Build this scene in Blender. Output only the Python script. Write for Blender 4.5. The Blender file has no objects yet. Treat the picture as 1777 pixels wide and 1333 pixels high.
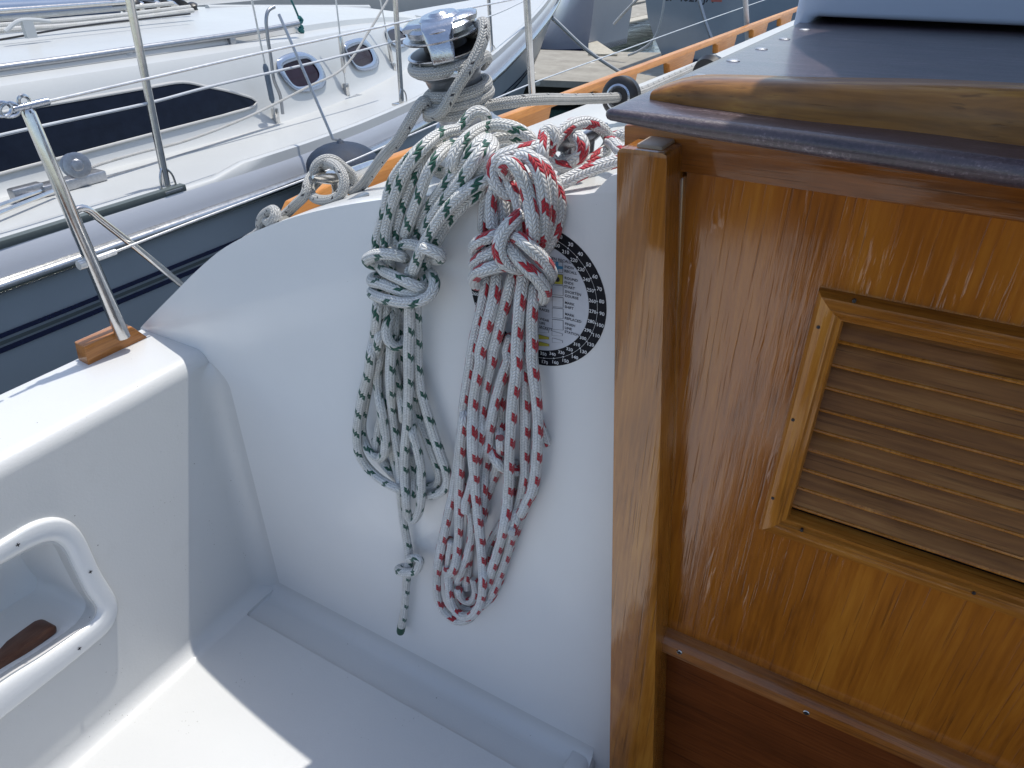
import bpy, bmesh, math, random
import numpy as np
from mathutils import Vector, Matrix
from mathutils.geometry import tessellate_polygon
random.seed(7)
SC = bpy.context.scene
COL = SC.collection
R = math.radians
# ------------------------------------------------------------------ camera
F = 1230.0; HY = -112.0; CX, CY = 888.5, 666.5
PIT = math.atan((CY - HY) / F); YAW = R(29.8)
FW = np.array([-math.sin(YAW) * math.cos(PIT), math.cos(YAW) * math.cos(PIT), -math.sin(PIT)])
RT = np.array([math.cos(YAW), math.sin(YAW), 0.0])
UP = np.cross(RT, FW)
cd = bpy.data.cameras.new('camera'); cam = bpy.data.objects.new('camera', cd); COL.objects.link(cam)
cd.sensor_width = 36; cd.lens = F / 1777.0 * 36; cd.clip_start = 0.02; cd.clip_end = 800
m = Matrix.Identity(4)
for i in range(3):
    m[i][0] = RT[i]; m[i][1] = UP[i]; m[i][2] = -FW[i]
cam.matrix_world = m
SC.camera = cam
# ------------------------------------------------------------------ sky and sun
SUN = Vector((0.066, 0.262, 0.963)).normalized()
w = bpy.data.worlds.new('World'); SC.world = w; w.use_nodes = True
nt = w.node_tree
bg = nt.nodes['Background']
sky = nt.nodes.new('ShaderNodeTexSky'); sky.sky_type = 'NISHITA'; sky.sun_disc = False
sky.sun_elevation = math.asin(SUN.z); sky.sun_rotation = math.atan2(SUN.x, SUN.y)
sky.air_density = 1.0; sky.dust_density = 1.0
hsv = nt.nodes.new('ShaderNodeHueSaturation'); hsv.inputs['Saturation'].default_value = 0.9
nt.links.new(sky.outputs[0], hsv.inputs['Color']); nt.links.new(hsv.outputs[0], bg.inputs[0]); bg.inputs[1].default_value = 0.14
sl = bpy.data.lights.new('sun', 'SUN'); sl.energy = 2.6; sl.angle = R(0.55); sl.color = (1.0, 0.965, 0.9)
so = bpy.data.objects.new('sun', sl); COL.objects.link(so)
so.rotation_euler = SUN.to_track_quat('Z', 'Y').to_euler(); so.location = (2, 5, 8)
SC.view_settings.view_transform = 'Standard'; SC.view_settings.look = 'None'
SC.view_settings.gamma = 1; SC.view_settings.exposure = 0.52

# ------------------------------------------------------------------ projection helpers
def ray(x, y): return FW + RT * (x - CX) / F - UP * (y - CY) / F
def onY(x, y, Y): r = ray(x, y); return r * (Y / r[1])
def onX(x, y, X): r = ray(x, y); return r * (X / r[0])
def onZ(x, y, Z): r = ray(x, y); return r * (Z / r[2])
Y0 = 0.62            # plane of the cabin's after bulkhead
XW = -0.925          # inner face of the coaming
ZS = -1.109          # seat
ZC = -0.570          # coaming top

# ------------------------------------------------------------------ node helpers
class N:
    def __init__(s, name):
        s.m = bpy.data.materials.new(name); s.m.use_nodes = True
        s.t = s.m.node_tree; s.b = s.t.nodes['Principled BSDF']
    def new(s, t, **k):
        n = s.t.nodes.new(t)
        for a, v in k.items(): setattr(n, a, v)
        return n
    def link(s, a, b): s.t.links.new(a, b)
    def math(s, op, a, b=0.0, c=0.0):
        n = s.new('ShaderNodeMath', operation=op)
        for i, v in enumerate((a, b, c)):
            if hasattr(v, 'links') or isinstance(v, bpy.types.NodeSocket): s.link(v, n.inputs[i])
            else: n.inputs[i].default_value = v
        return n.outputs[0]
    def mix(s, f, a, b):
        n = s.new('ShaderNodeMix', data_type='RGBA')
        for i, v in ((0, f), (6, a), (7, b)):
            if isinstance(v, bpy.types.NodeSocket): s.link(v, n.inputs[i])
            elif i == 0: n.inputs[0].default_value = v
            else: n.inputs[i].default_value = (*v, 1)
        return n.outputs[2]
    def coord(s, scale=(1, 1, 1), rot=(0, 0, 0), kind='Object'):
        tc = s.new('ShaderNodeTexCoord'); mp = s.new('ShaderNodeMapping')
        mp.inputs['Scale'].default_value = scale; mp.inputs['Rotation'].default_value = rot
        s.link(tc.outputs[kind], mp.inputs[0]); return mp.outputs[0]
    def noise(s, vec, sc, det=4, rough=0.55, dist=0.0):
        n = s.new('ShaderNodeTexNoise'); n.inputs['Scale'].default_value = sc
        n.inputs['Detail'].default_value = det; n.inputs['Roughness'].default_value = rough
        n.inputs['Distortion'].default_value = dist
        if vec is not None: s.link(vec, n.inputs['Vector'])
        return n.outputs[0]
    def ramp(s, f, stops):
        n = s.new('ShaderNodeValToRGB'); e = n.color_ramp.elements
        while len(e) < len(stops): e.new(0.5)
        for i, (p, c) in enumerate(stops):
            e[i].position = p; e[i].color = (*c, 1) if len(c) == 3 else c
        s.link(f, n.inputs[0]); return n.outputs[0]
    def step(s, f, a, b):
        n = s.new('ShaderNodeMapRange'); n.inputs[1].default_value = a; n.inputs[2].default_value = b
        n.clamp = True; s.link(f, n.inputs[0]); return n.outputs[0]
    def bump(s, h, dist, strength=1.0):
        n = s.new('ShaderNodeBump'); n.inputs['Distance'].default_value = dist; n.inputs['Strength'].default_value = strength
        s.link(h, n.inputs['Height']); s.link(n.outputs[0], s.b.inputs['Normal'])
    def set(s, **k):
        for a, v in k.items():
            a = a.replace('_', ' ')
            if isinstance(v, bpy.types.NodeSocket): s.link(v, s.b.inputs[a])
            else: s.b.inputs[a].default_value = (*v, 1) if isinstance(v, tuple) else v
        return s.m

def gelcoat(name, col, speck=0.5, rough=0.32, coat=0.3, mott=0.03):
    n = N(name); v = n.coord()
    base = n.mix(n.step(n.noise(v, 2.3, 5), 0.35, 0.7), tuple(c * (1 - mott) for c in col), tuple(min(1, c * (1 + mott)) for c in col))
    sp = n.new('ShaderNodeTexVoronoi'); sp.inputs['Scale'].default_value = 46; n.link(v, sp.inputs['Vector'])
    sp.inputs['Randomness'].default_value = 1
    size = n.noise(v, 30, 2)
    lim = n.math('MULTIPLY', n.step(size, 0.45, 0.75), 0.10 * speck + 0.0001)
    dots = n.math('LESS_THAN', sp.outputs['Distance'], lim)
    grime = n.step(n.noise(v, 9, 8, 0.7), 0.60, 0.85)
    base = n.mix(n.math('MULTIPLY', grime, 0.22 * speck), base, (0.36, 0.34, 0.30))
    base = n.mix(n.math('MULTIPLY', dots, 0.75), base, (0.10, 0.09, 0.08))
    s2 = n.new('ShaderNodeTexVoronoi'); s2.inputs['Scale'].default_value = 150; n.link(v, s2.inputs['Vector'])
    l2 = n.math('MULTIPLY', n.step(n.noise(v, 16, 3), 0.50, 0.72), 0.17 * speck + 0.0001)
    base = n.mix(n.math('MULTIPLY', n.math('LESS_THAN', s2.outputs['Distance'], l2), 0.5), base, (0.16, 0.14, 0.11))
    n.set(Base_Color=base, Roughness=n.math('ADD', n.math('MULTIPLY', n.noise(v, 14, 4), 0.18), rough - 0.08), Coat_Weight=coat, Coat_Roughness=0.15)
    n.bump(n.noise(v, 260, 3), 0.0004, 0.5)
    return n.m

def wood(name, dark, mid, light, axis='Z', coat=1.0, rough=0.35, streak=26.0, coatr=0.06, weather=0.0, wave=0.0006, drips=False, ior=1.42):
    n = N(name)
    sc = {'X': (0.05, 1, 1), 'Y': (1, 0.05, 1), 'Z': (1, 1, 0.05)}[axis]
    v = n.coord(sc); vo = n.coord()
    warp = n.noise(vo, 4.5, 3)
    big = n.noise(v, streak * 0.55, 6, 0.62, 0.6)
    fine = n.noise(v, streak * 9, 3, 0.6)
    blotch = n.noise(n.coord(tuple(1 if q == 1 else 0.3 for q in sc)), 11, 5, 0.6, 1.0)
    f = n.math('ADD', n.math('MULTIPLY', big, 0.30), n.math('MULTIPLY', fine, 0.30))
    f = n.math('ADD', f, n.math('MULTIPLY', blotch, 0.44))
    col = n.ramp(f, [(0.36, dark), (0.53, mid), (0.72, light)])
    pores = n.step(n.noise(n.coord(tuple(1 if q == 1 else 0.022 for q in sc)), 420, 2), 0.60, 0.70)
    col = n.mix(n.math('MULTIPLY', pores, 0.45), col, tuple(c * 0.35 for c in dark))
    if weather > 0:
        wm = n.step(n.noise(vo, 7, 6, 0.65), 0.45, 0.7)
        col = n.mix(n.math('MULTIPLY', wm, weather), col, (0.30, 0.235, 0.18))
    h = n.math('ADD', n.math('MULTIPLY', n.noise(vo, 7, 2), 1.0), n.math('MULTIPLY', fine, 0.10))
    h = n.math('ADD', h, n.math('MULTIPLY', pores, -0.06))
    if drips:
        dv = n.coord((1, 1, 0.16))
        dr = n.step(n.noise(dv, 60, 3, 0.5, 0.3), 0.62, 0.75)
        h = n.math('ADD', h, n.math('MULTIPLY', dr, 0.22))
    rr = n.math('ADD', n.math('MULTIPLY', n.noise(vo, 30, 5, 0.7), 0.10), coatr - 0.03)
    n.set(Base_Color=col, Roughness=0.55, Specular_IOR_Level=0.05, Coat_Weight=coat, Coat_Roughness=rr, Coat_IOR=ior)
    b = n.new('ShaderNodeBump'); b.inputs['Distance'].default_value = wave * 3; b.inputs['Strength'].default_value = 0.7
    n.link(h, b.inputs['Height']); n.link(b.outputs[0], n.b.inputs['Normal']); n.link(b.outputs[0], n.b.inputs['Coat Normal'])
    return n.m

def metal(name, col, rough, bump=0.0, tex=40, metallic=1.0):
    n = N(name); v = n.coord()
    r = n.math('ADD', n.math('MULTIPLY', n.noise(v, tex, 5, 0.7), 0.22), rough - 0.08)
    c = n.mix(n.step(n.noise(v, tex * 2, 5, 0.7), 0.4, 0.7), tuple(q * 0.82 for q in col), col)
    n.set(Base_Color=c, Metallic=metallic, Roughness=r)
    if bump: n.bump(n.noise(v, tex * 10, 3), bump, 0.6)
    return n.m

def plain(name, col, rough=0.5, metallic=0.0, coat=0.0, var=0.15, sc=20, bump=0.0, **k):
    n = N(name); v = n.coord()
    c = n.mix(n.step(n.noise(v, sc, 5, 0.65), 0.35, 0.7), tuple(q * (1 - var) for q in col), col)
    n.set(Base_Color=c, Roughness=rough, Metallic=metallic, Coat_Weight=coat, Coat_Roughness=0.1, **k)
    if bump: n.bump(n.noise(v, sc * 12, 3), bump, 0.6)
    return n.m

def rope_mat(name, base, kind, pitch=0.0042, NC=10):
    n = N(name)
    uv = n.new('ShaderNodeUVMap'); sep = n.new('ShaderNodeSeparateXYZ'); n.link(uv.outputs[0], sep.inputs[0])
    M = n.math
    u = M('MULTIPLY', sep.outputs[0], float(NC)); c = M('FLOOR', u); fu = M('SUBTRACT', u, c)
    par = M('MODULO', c, 2.0); s = M('SUBTRACT', M('MULTIPLY', par, 2.0), 1.0)
    vv = M('ADD', M('DIVIDE', sep.outputs[1], pitch), M('MULTIPLY', M('MULTIPLY', s, M('SUBTRACT', fu, 0.5)), 0.9))
    r = M('FLOOR', vv); fv = M('SUBTRACT', vv, r)
    def hump(x, p):
        a = M('ABSOLUTE', M('SUBTRACT', M('MULTIPLY', x, 2.0), 1.0)); return M('SUBTRACT', 1.0, M('POWER', a, p))
    h = M('MULTIPLY', hump(fu, 3.0), hump(fv, 2.5))
    vo = n.coord()
    strand = n.noise(vo, 1500, 2)
    dirt = n.step(n.noise(vo, 22, 5, 0.6), 0.42, 0.72)
    col = n.mix(M('MULTIPLY', dirt, 0.55), base, tuple(q * w_ for q, w_ in zip(base, (0.80, 0.78, 0.70))))
    # small change of tone from yarn to yarn
    wn = n.new('ShaderNodeTexWhiteNoise', noise_dimensions='2D'); cmb = n.new('ShaderNodeCombineXYZ')
    n.link(c, cmb.inputs[0]); n.link(r, cmb.inputs[1]); n.link(cmb.outputs[0], wn.inputs['Vector'])
    col = n.mix(M('MULTIPLY', wn.outputs[0], 0.24), col, (0.30, 0.30, 0.28))
    if kind in ('red', 'green'):
        c6 = M('MODULO', c, 5.0); hf = M('FLOOR', M('DIVIDE', c, 5.0))
        P = 9.0
        q = M('MODULO', M('ADD', M('ADD', r, 8000.0), M('ADD', c6, M('MULTIPLY', hf, 4.0))), P)
        mk = M('MULTIPLY', M('LESS_THAN', q, 2.9 if kind == 'red' else 1.9), M('LESS_THAN', c6, 2.5))
        fc = (0.50, 0.010, 0.025) if kind == 'red' else (0.006, 0.10, 0.06)
        col = n.mix(mk, col, fc)
        ln = M('MULTIPLY', M('MULTIPLY', M('GREATER_THAN', q, 3.0 if kind == 'red' else 2.0), M('LESS_THAN', q, 3.9 if kind == 'red' else 2.9)), M('MULTIPLY', M('LESS_THAN', c6, 2.5), M('LESS_THAN', M('ABSOLUTE', M('SUBTRACT', fv, 0.45)), 0.2)))
        col = n.mix(ln, col, (0.25, 0.01, 0.03) if kind == 'red' else (0.45, 0.04, 0.08))
    elif kind == 'black':
        c12 = M('MODULO', c, 6.0)
        q = M('MODULO', M('ADD', M('ADD', r, 8000.0), M('MULTIPLY', c12, 3.0)), 12.0)
        on = M('MULTIPLY', M('LESS_THAN', c12, 1.9), M('MULTIPLY', M('GREATER_THAN', fu, 0.1), 1.0))
        col = n.mix(M('MULTIPLY', on, M('LESS_THAN', q, 0.9)), col, (0.02, 0.02, 0.025))
        col = n.mix(M('MULTIPLY', on, M('MULTIPLY', M('GREATER_THAN', q, 1.0), M('LESS_THAN', q, 1.9))), col, (0.55, 0.13, 0.05))
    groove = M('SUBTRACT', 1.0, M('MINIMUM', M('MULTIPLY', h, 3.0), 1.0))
    col = n.mix(M('MULTIPLY', groove, 0.5), col, (0.16, 0.155, 0.14))  # crevice shade and grime between the yarns, put into the colour
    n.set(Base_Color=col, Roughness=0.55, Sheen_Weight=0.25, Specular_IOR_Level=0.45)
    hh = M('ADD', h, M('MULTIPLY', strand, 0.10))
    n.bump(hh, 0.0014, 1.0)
    return n.m

MT = {}
MT['gel'] = gelcoat('white_gelcoat', (0.75, 0.755, 0.75), 0.25)
MT['seat'] = gelcoat('white_gelcoat_dusty', (0.60, 0.602, 0.59), 0.9, 0.4, 0.15)
MT['deckwhite'] = gelcoat('white_deck_paint', (0.57, 0.575, 0.56), 0.5, 0.4, 0.15)
MT['panelw'] = wood('varnished_plywood', (0.16, 0.042, 0.003), (0.34, 0.105, 0.008), (0.50, 0.185, 0.018), 'Z', drips=True, ior=1.75, coatr=0.09, wave=0.0008)
MT['pale'] = plain('bleached_pale_wood', (0.42, 0.33, 0.25), 0.5)
MT['postw'] = wood('varnished_teak_upright', (0.15, 0.048, 0.005), (0.33, 0.120, 0.014), (0.50, 0.215, 0.032), 'Z', streak=34, wave=0.0006, ior=1.75)
MT['railw'] = wood('varnished_teak_crosswise', (0.1, 0.028, 0.004), (0.28, 0.09, 0.014), (0.46, 0.185, 0.045), 'X', streak=30, weather=0.18)
MT['slat'] = wood('worn_slat_teak', (0.09, 0.034, 0.012), (0.24, 0.102, 0.030), (0.42, 0.215, 0.070), 'X', coat=0.3, rough=0.42, streak=22, coatr=0.2, weather=0.0, wave=0.0004)
MT['framew'] = wood('varnished_frame_teak', (0.20, 0.062, 0.008), (0.40, 0.148, 0.020), (0.60, 0.28, 0.055), 'Z', streak=40)
MT['framex'] = wood('varnished_frame_teak_crosswise', (0.15, 0.045, 0.006), (0.32, 0.115, 0.016), (0.52, 0.23, 0.045), 'X', streak=40)
MT['loww'] = wood('dark_mahogany_board', (0.06, 0.016, 0.004), (0.14, 0.036, 0.008), (0.21, 0.06, 0.014), 'X', streak=30, coat=0.7, coatr=0.15)
MT['beam'] = wood('worn_teak_beam', (0.09, 0.033, 0.009), (0.28, 0.125, 0.030), (0.62, 0.34, 0.075), 'X', streak=22, coat=0.6, coatr=0.2, weather=0.15)
MT['toerail'] = wood('oiled_teak_rail', (0.36, 0.13, 0.03), (0.56, 0.235, 0.06), (0.66, 0.32, 0.10), 'Y', coat=0.5, coatr=0.2)
MT['block'] = wood('varnished_teak_block', (0.24, 0.085, 0.02), (0.42, 0.17, 0.045), (0.52, 0.25, 0.08), 'Y', streak=40)
MT['darkw'] = wood('dark_stained_wood', (0.05, 0.018, 0.010), (0.12, 0.045, 0.025), (0.20, 0.085, 0.05), 'Y', coat=0.4, coatr=0.3, weather=0.25)
def plum():
    n = N('plum_deck_paint'); v = n.coord()
    f = n.noise(v, 420, 4, 0.7); st = n.noise(n.coord((0.12, 1, 1)), 120, 4, 0.7)
    col = n.ramp(n.math('ADD', n.math('MULTIPLY', f, 0.5), n.math('MULTIPLY', st, 0.5)), [(0.38, (0.018, 0.011, 0.018)), (0.55, (0.055, 0.036, 0.050)), (0.62, (0.16, 0.12, 0.135)), (0.70, (0.45, 0.41, 0.42))])
    col = n.mix(n.math('MULTIPLY', n.step(n.noise(v, 13, 5), 0.4, 0.7), 0.35), col, (0.13, 0.085, 0.075))
    n.set(Base_Color=col, Roughness=n.math('ADD', n.math('MULTIPLY', f, 0.3), 0.22), Specular_IOR_Level=0.6, Coat_Weight=0.55, Coat_Roughness=0.2)
    n.bump(f, 0.0006, 0.7); return n.m
MT['plum'] = plum()
MT['steel'] = metal('polished_stainless', (0.72, 0.70, 0.67), 0.16)
MT['chrome'] = metal('scuffed_chrome', (0.62, 0.64, 0.68), 0.17, 0.0004, 60)
MT['alu'] = metal('dull_cast_alloy', (0.50, 0.51, 0.53), 0.36, 0.0006, 50)
MT['cleat'] = metal('grey_cleat_alloy', (0.42, 0.43, 0.45), 0.34, 0.0003, 40)
MT['wire'] = metal('stainless_wire', (0.86, 0.85, 0.82), 0.36, metallic=0.75)
MT['black'] = plain('black_plastic', (0.018, 0.018, 0.02), 0.4)
MT['dark'] = plain('dark_gap', (0.01, 0.011, 0.014), 0.7)
MT['coated'] = plain('grey_white_coated_wire', (0.60, 0.61, 0.62), 0.35)
MT['hood'] = gelcoat('pale_hatch_gelcoat', (0.45, 0.52, 0.66), 0.1, 0.3)
MT['nwhite'] = gelcoat('neighbour_white_gelcoat', (0.49, 0.50, 0.49), 0.35, 0.4, 0.15)
MT['ngrey'] = gelcoat('neighbour_grey_gunwale', (0.40, 0.42, 0.46), 0.1, 0.35)
MT['nnon'] = gelcoat('neighbour_grey_nonskid', (0.50, 0.49, 0.465), 0.3, 0.5)
MT['nhull'] = plain('grey_blue_hull_paint', (0.34, 0.38, 0.40), 0.35, coat=0.2, var=0.08, sc=3)
MT['navy'] = plain('navy_stripe_paint', (0.006, 0.012, 0.055), 0.25, coat=0.5)
MT['ngreen'] = plain('dull_grey_green_paint', (0.10, 0.12, 0.115), 0.4)
MT['tint'] = plain('dark_tinted_acrylic', (0.010, 0.014, 0.026), 0.12, var=0.3, Specular_IOR_Level=0.12)
MT['tintport'] = plain('purple_tinted_glass', (0.028, 0.014, 0.026), 0.1, var=0.3, Specular_IOR_Level=0.15)
MT['fender'] = plain('navy_fender_cover', (0.012, 0.028, 0.060), 0.65, var=0.35, sc=30, bump=0.002)
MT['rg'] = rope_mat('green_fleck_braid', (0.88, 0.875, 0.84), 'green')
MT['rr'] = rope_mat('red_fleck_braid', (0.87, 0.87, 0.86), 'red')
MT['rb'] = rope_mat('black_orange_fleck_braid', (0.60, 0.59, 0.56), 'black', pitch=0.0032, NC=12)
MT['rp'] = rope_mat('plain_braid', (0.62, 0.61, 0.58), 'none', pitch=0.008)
MT['tape'] = plain('green_whipping_tape', (0.015, 0.075, 0.04), 0.45)
MT['teal'] = plain('teal_cord', (0.01, 0.12, 0.12), 0.6)

# ------------------------------------------------------------------ object helpers
def link(name, me, parent=None):
    o = bpy.data.objects.new(name, me); COL.objects.link(o)
    if parent is not None:
        o.parent = parent; o.matrix_parent_inverse = parent.matrix_basis.inverted() if parent.type == 'EMPTY' else Matrix.Identity(4)
    return o
def tag(o, label=None, cat=None, group=None, kind=None):
    if label: o['label'] = label
    if cat: o['category'] = cat
    if group: o['group'] = group
    if kind: o['kind'] = kind
    return o
def thing(name, loc, label, cat, group=None):
    o = bpy.data.objects.new(name, None); COL.objects.link(o); o.location = tuple(float(q) for q in loc); o.empty_display_size = 0.1
    return tag(o, label, cat, group)

class MB:
    def __init__(s): s.v = []; s.f = []; s.uv = []; s.mi = []
    def add(s, vs, fs, uvs=None, mi=0):
        o = len(s.v); s.v += [tuple(float(c) for c in q) for q in vs]
        for k, f in enumerate(fs):
            s.f.append(tuple(i + o for i in f)); s.mi.append(mi)
            s.uv.append(uvs[k] if uvs else [(0, 0)] * len(f))
        return s
    def box(s, a, b, mi=0):
        (x0, y0, z0), (x1, y1, z1) = a, b
        vs = [(x, y, z) for x in (x0, x1) for y in (y0, y1) for z in (z0, z1)]
        return s.add(vs, [(0, 1, 3, 2), (4, 6, 7, 5), (0, 4, 5, 1), (2, 3, 7, 6), (0, 2, 6, 4), (1, 5, 7, 3)], mi=mi)
    def prism(s, ring_a, ring_b, holes=None, mi=0):
        """two matching closed loops joined, capped by tessellation"""
        n = len(ring_a); vs = list(ring_a) + list(ring_b)
        fs = [(i, (i + 1) % n, (i + 1) % n + n, i + n) for i in range(n)]
        tri = tessellate_polygon([[Vector([float(c) for c in q]) for q in ring_a]])
        fs += [tuple(t) for t in tri] + [tuple(i + n for i in reversed(t)) for t in tri]
        return s.add(vs, fs, mi=mi)
    def loft(s, rings, close_u=False, cap=False, mi=0):
        n = len(rings[0]); k = len(rings); vs = [q for r_ in rings for q in r_]; fs = []
        for j in range(k - 1):
            for i in range(n if close_u else n - 1):
                a = j * n + i; b = j * n + (i + 1) % n; fs.append((a, b, b + n, a + n))
        if cap: fs += [tuple(range(n - 1, -1, -1)), tuple(range((k - 1) * n, k * n))]
        return s.add(vs, fs, mi=mi)
    def tube(s, pts, rad, sides=12, v0=0.0, cap=True, mi=0, flat=1.0):
        P = [Vector([float(c) for c in q]) for q in pts]; n = len(P)
        rr = rad if hasattr(rad, '__len__') else [rad] * n
        T = [(P[min(i + 1, n - 1)] - P[max(i - 1, 0)]).normalized() for i in range(n)]
        nrm = T[0].orthogonal().normalized(); L = v0; rows = []; Ls = []
        for i in range(n):
            if i: L += (P[i] - P[i - 1]).length
            nrm = (nrm - T[i] * nrm.dot(T[i])).normalized(); bi = T[i].cross(nrm)
            rows.append([P[i] + (nrm * math.cos(a) + bi * math.sin(a) * flat) * rr[i] for a in [2 * math.pi * k / sides for k in range(sides)]]); Ls.append(L)
        vs = [q for r_ in rows for q in r_]; fs = []; uv = []
        for j in range(n - 1):
            for i in range(sides):
                a = j * sides + i; b = j * sides + (i + 1) % sides
                fs.append((a, b, b + sides, a + sides))
                uv.append([(i / sides, Ls[j]), ((i + 1) / sides, Ls[j]), ((i + 1) / sides, Ls[j + 1]), (i / sides, Ls[j + 1])])
        if cap:
            fs.append(tuple(range(sides - 1, -1, -1))); uv.append([(0, Ls[0])] * sides)
            fs.append(tuple(range((n - 1) * sides, n * sides))); uv.append([(0, Ls[-1])] * sides)
        s.add(vs, fs, uv, mi); return L
    def revolve(s, base, axis, prof, sides=40, mi=0, sx=1.0, sy=1.0):
        base = Vector([float(c) for c in base]); ax = Vector([float(c) for c in axis]).normalized()
        e1 = Vector((1, 0, 0)); e1 = (e1 - ax * e1.dot(ax)).normalized(); e2 = ax.cross(e1)
        rows = [[base + ax * h + (e1 * math.cos(a) * sx + e2 * math.sin(a) * sy) * max(r_, 1e-5) for a in [2 * math.pi * k / sides for k in range(sides)]] for r_, h in prof]
        return s.loft(rows, close_u=True, cap=True, mi=mi)
    def build(s, name, mats, parent=None, smooth=True, bevel=0.0, seg=2, ang=40):
        me = bpy.data.meshes.new(name); me.from_pydata(s.v, [], s.f)
        ul = me.uv_layers.new(name='UVMap'); k = 0
        flat = [c for u in s.uv for q in u for c in q]
        ul.data.foreach_set('uv', flat)
        mats = mats if isinstance(mats, list) else [mats]
        for q in mats: me.materials.append(MT[q] if isinstance(q, str) else q)
        me.polygons.foreach_set('material_index', s.mi)
        bm = bmesh.new(); bm.from_mesh(me)
        if not any(u != (0, 0) for q in s.uv[:3] for u in q): bmesh.ops.remove_doubles(bm, verts=bm.verts, dist=1e-6)
        bmesh.ops.recalc_face_normals(bm, faces=bm.faces)
        if bevel:
            es = [e for e in bm.edges if len(e.link_faces) == 2 and e.calc_face_angle(0) > R(25)]
            bmesh.ops.bevel(bm, geom=es, offset=bevel, segments=seg, profile=0.5, affect='EDGES', clamp_overlap=True)
        if smooth:
            for f_ in bm.faces: f_.smooth = True
            for e in bm.edges:
                if len(e.link_faces) == 2 and e.calc_face_angle(0) > R(ang): e.smooth = False
        bm.to_mesh(me); bm.free(); me.update()
        return link(name, me, parent)

def catmull(pts, step):
    P = np.array(pts, float); n = len(P)
    if n < 3:
        L = np.linalg.norm(P[1] - P[0]); k = max(2, int(L / step) + 1); return [P[0] + (P[1] - P[0]) * t for t in np.linspace(0, 1, k)]
    E = np.vstack([2 * P[0] - P[1], P, 2 * P[-1] - P[-2]]); out = []
    for i in range(1, n):
        p0, p1, p2, p3 = E[i - 1], E[i], E[i + 1], E[i + 2]
        d = [max(np.linalg.norm(b - a) ** 0.5, 1e-6) for a, b in ((p0, p1), (p1, p2), (p2, p3))]
        t0 = 0; t1 = d[0]; t2 = t1 + d[1]; t3 = t2 + d[2]
        k = max(2, int(np.linalg.norm(p2 - p1) / (step * 0.5)))
        for t in np.linspace(t1, t2, k, endpoint=False):
            A1 = (t1 - t) / (t1 - t0) * p0 + (t - t0) / (t1 - t0) * p1; A2 = (t2 - t) / (t2 - t1) * p1 + (t - t1) / (t2 - t1) * p2
            A3 = (t3 - t) / (t3 - t2) * p2 + (t - t2) / (t3 - t2) * p3
            B1 = (t2 - t) / (t2 - t0) * A1 + (t - t0) / (t2 - t0) * A2; B2 = (t3 - t) / (t3 - t1) * A2 + (t - t1) / (t3 - t1) * A3
            out.append((t2 - t) / (t2 - t1) * B1 + (t - t1) / (t2 - t1) * B2)
    out.append(P[-1]); out = np.array(out)
    seg = np.linalg.norm(np.diff(out, axis=0), axis=1); L = np.concatenate([[0], np.cumsum(seg)])
    k = max(3, int(L[-1] / step) + 1); s = np.linspace(0, L[-1], k)
    return [np.array([np.interp(q, L, out[:, j]) for j in range(out.shape[1])]) for q in s]

def spline(pts, step=0.01): return catmull([np.array(q, float)[:3] for q in pts], step)

# ================================================================== OUR BOAT
boat = thing('cruising_sailboat', (-0.3, 0.3, -1.9), 'white sailboat in the foreground with varnished wood cabin bulkhead and louvred door', 'sailboat')

# ---- cockpit moulding: coaming, seat back, seat, well; swept along Y
def arc(cx, cz, r, a0, a1, n=6): return [(cx + r * math.cos(R(a0 + (a1 - a0) * i / n)), cz + r * math.sin(R(a0 + (a1 - a0) * i / n))) for i in range(n + 1)]
prof = [(-1.094, -1.9)] + arc(-1.094 + 0.012, ZC - 0.012, 0.012, 180, 90, 4) + arc(XW - 0.026, ZC - 0.026, 0.026, 90, 0, 7)
prof += arc(XW + 0.03, ZS + 0.03, 0.03, 180, 270, 7) + arc(-0.20 - 0.02, ZS - 0.02, 0.02, 90, 0, 5) + [(-0.20, -1.55), (0.62, -1.55)]
prof += arc(0.62 + 0.02, ZS - 0.02, 0.02, 180, 90, 5) + arc(1.30 - 0.03, ZS + 0.03, 0.03, 270, 360, 7) + arc(1.30 + 0.026, ZC - 0.026, 0.026, 180, 90, 7) + [(1.5, ZC), (1.5, -1.9)]
mb = MB(); ys = [-1.9, -1.2, -0.6, -0.2, 0.1, 0.35, 0.6, Y0 + 0.005]
mb.loft([[(x, y, z) for x, z in prof] for y in ys], close_u=True, cap=True)
cock = mb.build('cockpit', 'seat', boat, ang=50)
# outer seam where the transom closes the cockpit
MB().box((-1.094, -2.0, -1.9), (1.5, -1.9, -0.62)).build('transom', 'darkw', boat, bevel=0.01)

# ---- storage pocket cut in the seat back
outer_px = [(0, 937), (54, 906), (90, 897), (120, 904), (139, 924), (170, 988), (199, 1038), (201, 1052), (199, 1067), (188, 1089), (156, 1118), (80, 1180), (0, 1243)]
inner_px = [(0, 980), (69, 944), (90, 940), (109, 951), (127, 985), (150, 1030), (168, 1056), (167, 1066), (159, 1078), (138, 1093), (75, 1136), (0, 1183)]
def close_left(pts, dy):
    P = [onX(x, y, XW) for x, y in pts]
    a = P[0]; b = P[-1]
    return P + [np.array([XW, b[1] - dy, b[2] + 0.0]), np.array([XW, b[1] - dy - 0.03, b[2] + 0.03]), np.array([XW, a[1] - dy - 0.03 , a[2] - 0.03]), np.array([XW, a[1] - dy, a[2]])]
OUT = close_left(outer_px, 0.30); INN = close_left(inner_px, 0.28)
def densify(loop, step=0.008):
    return [q for q in catmull(list(loop) + [loop[0]], step)[:-1]]
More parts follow.
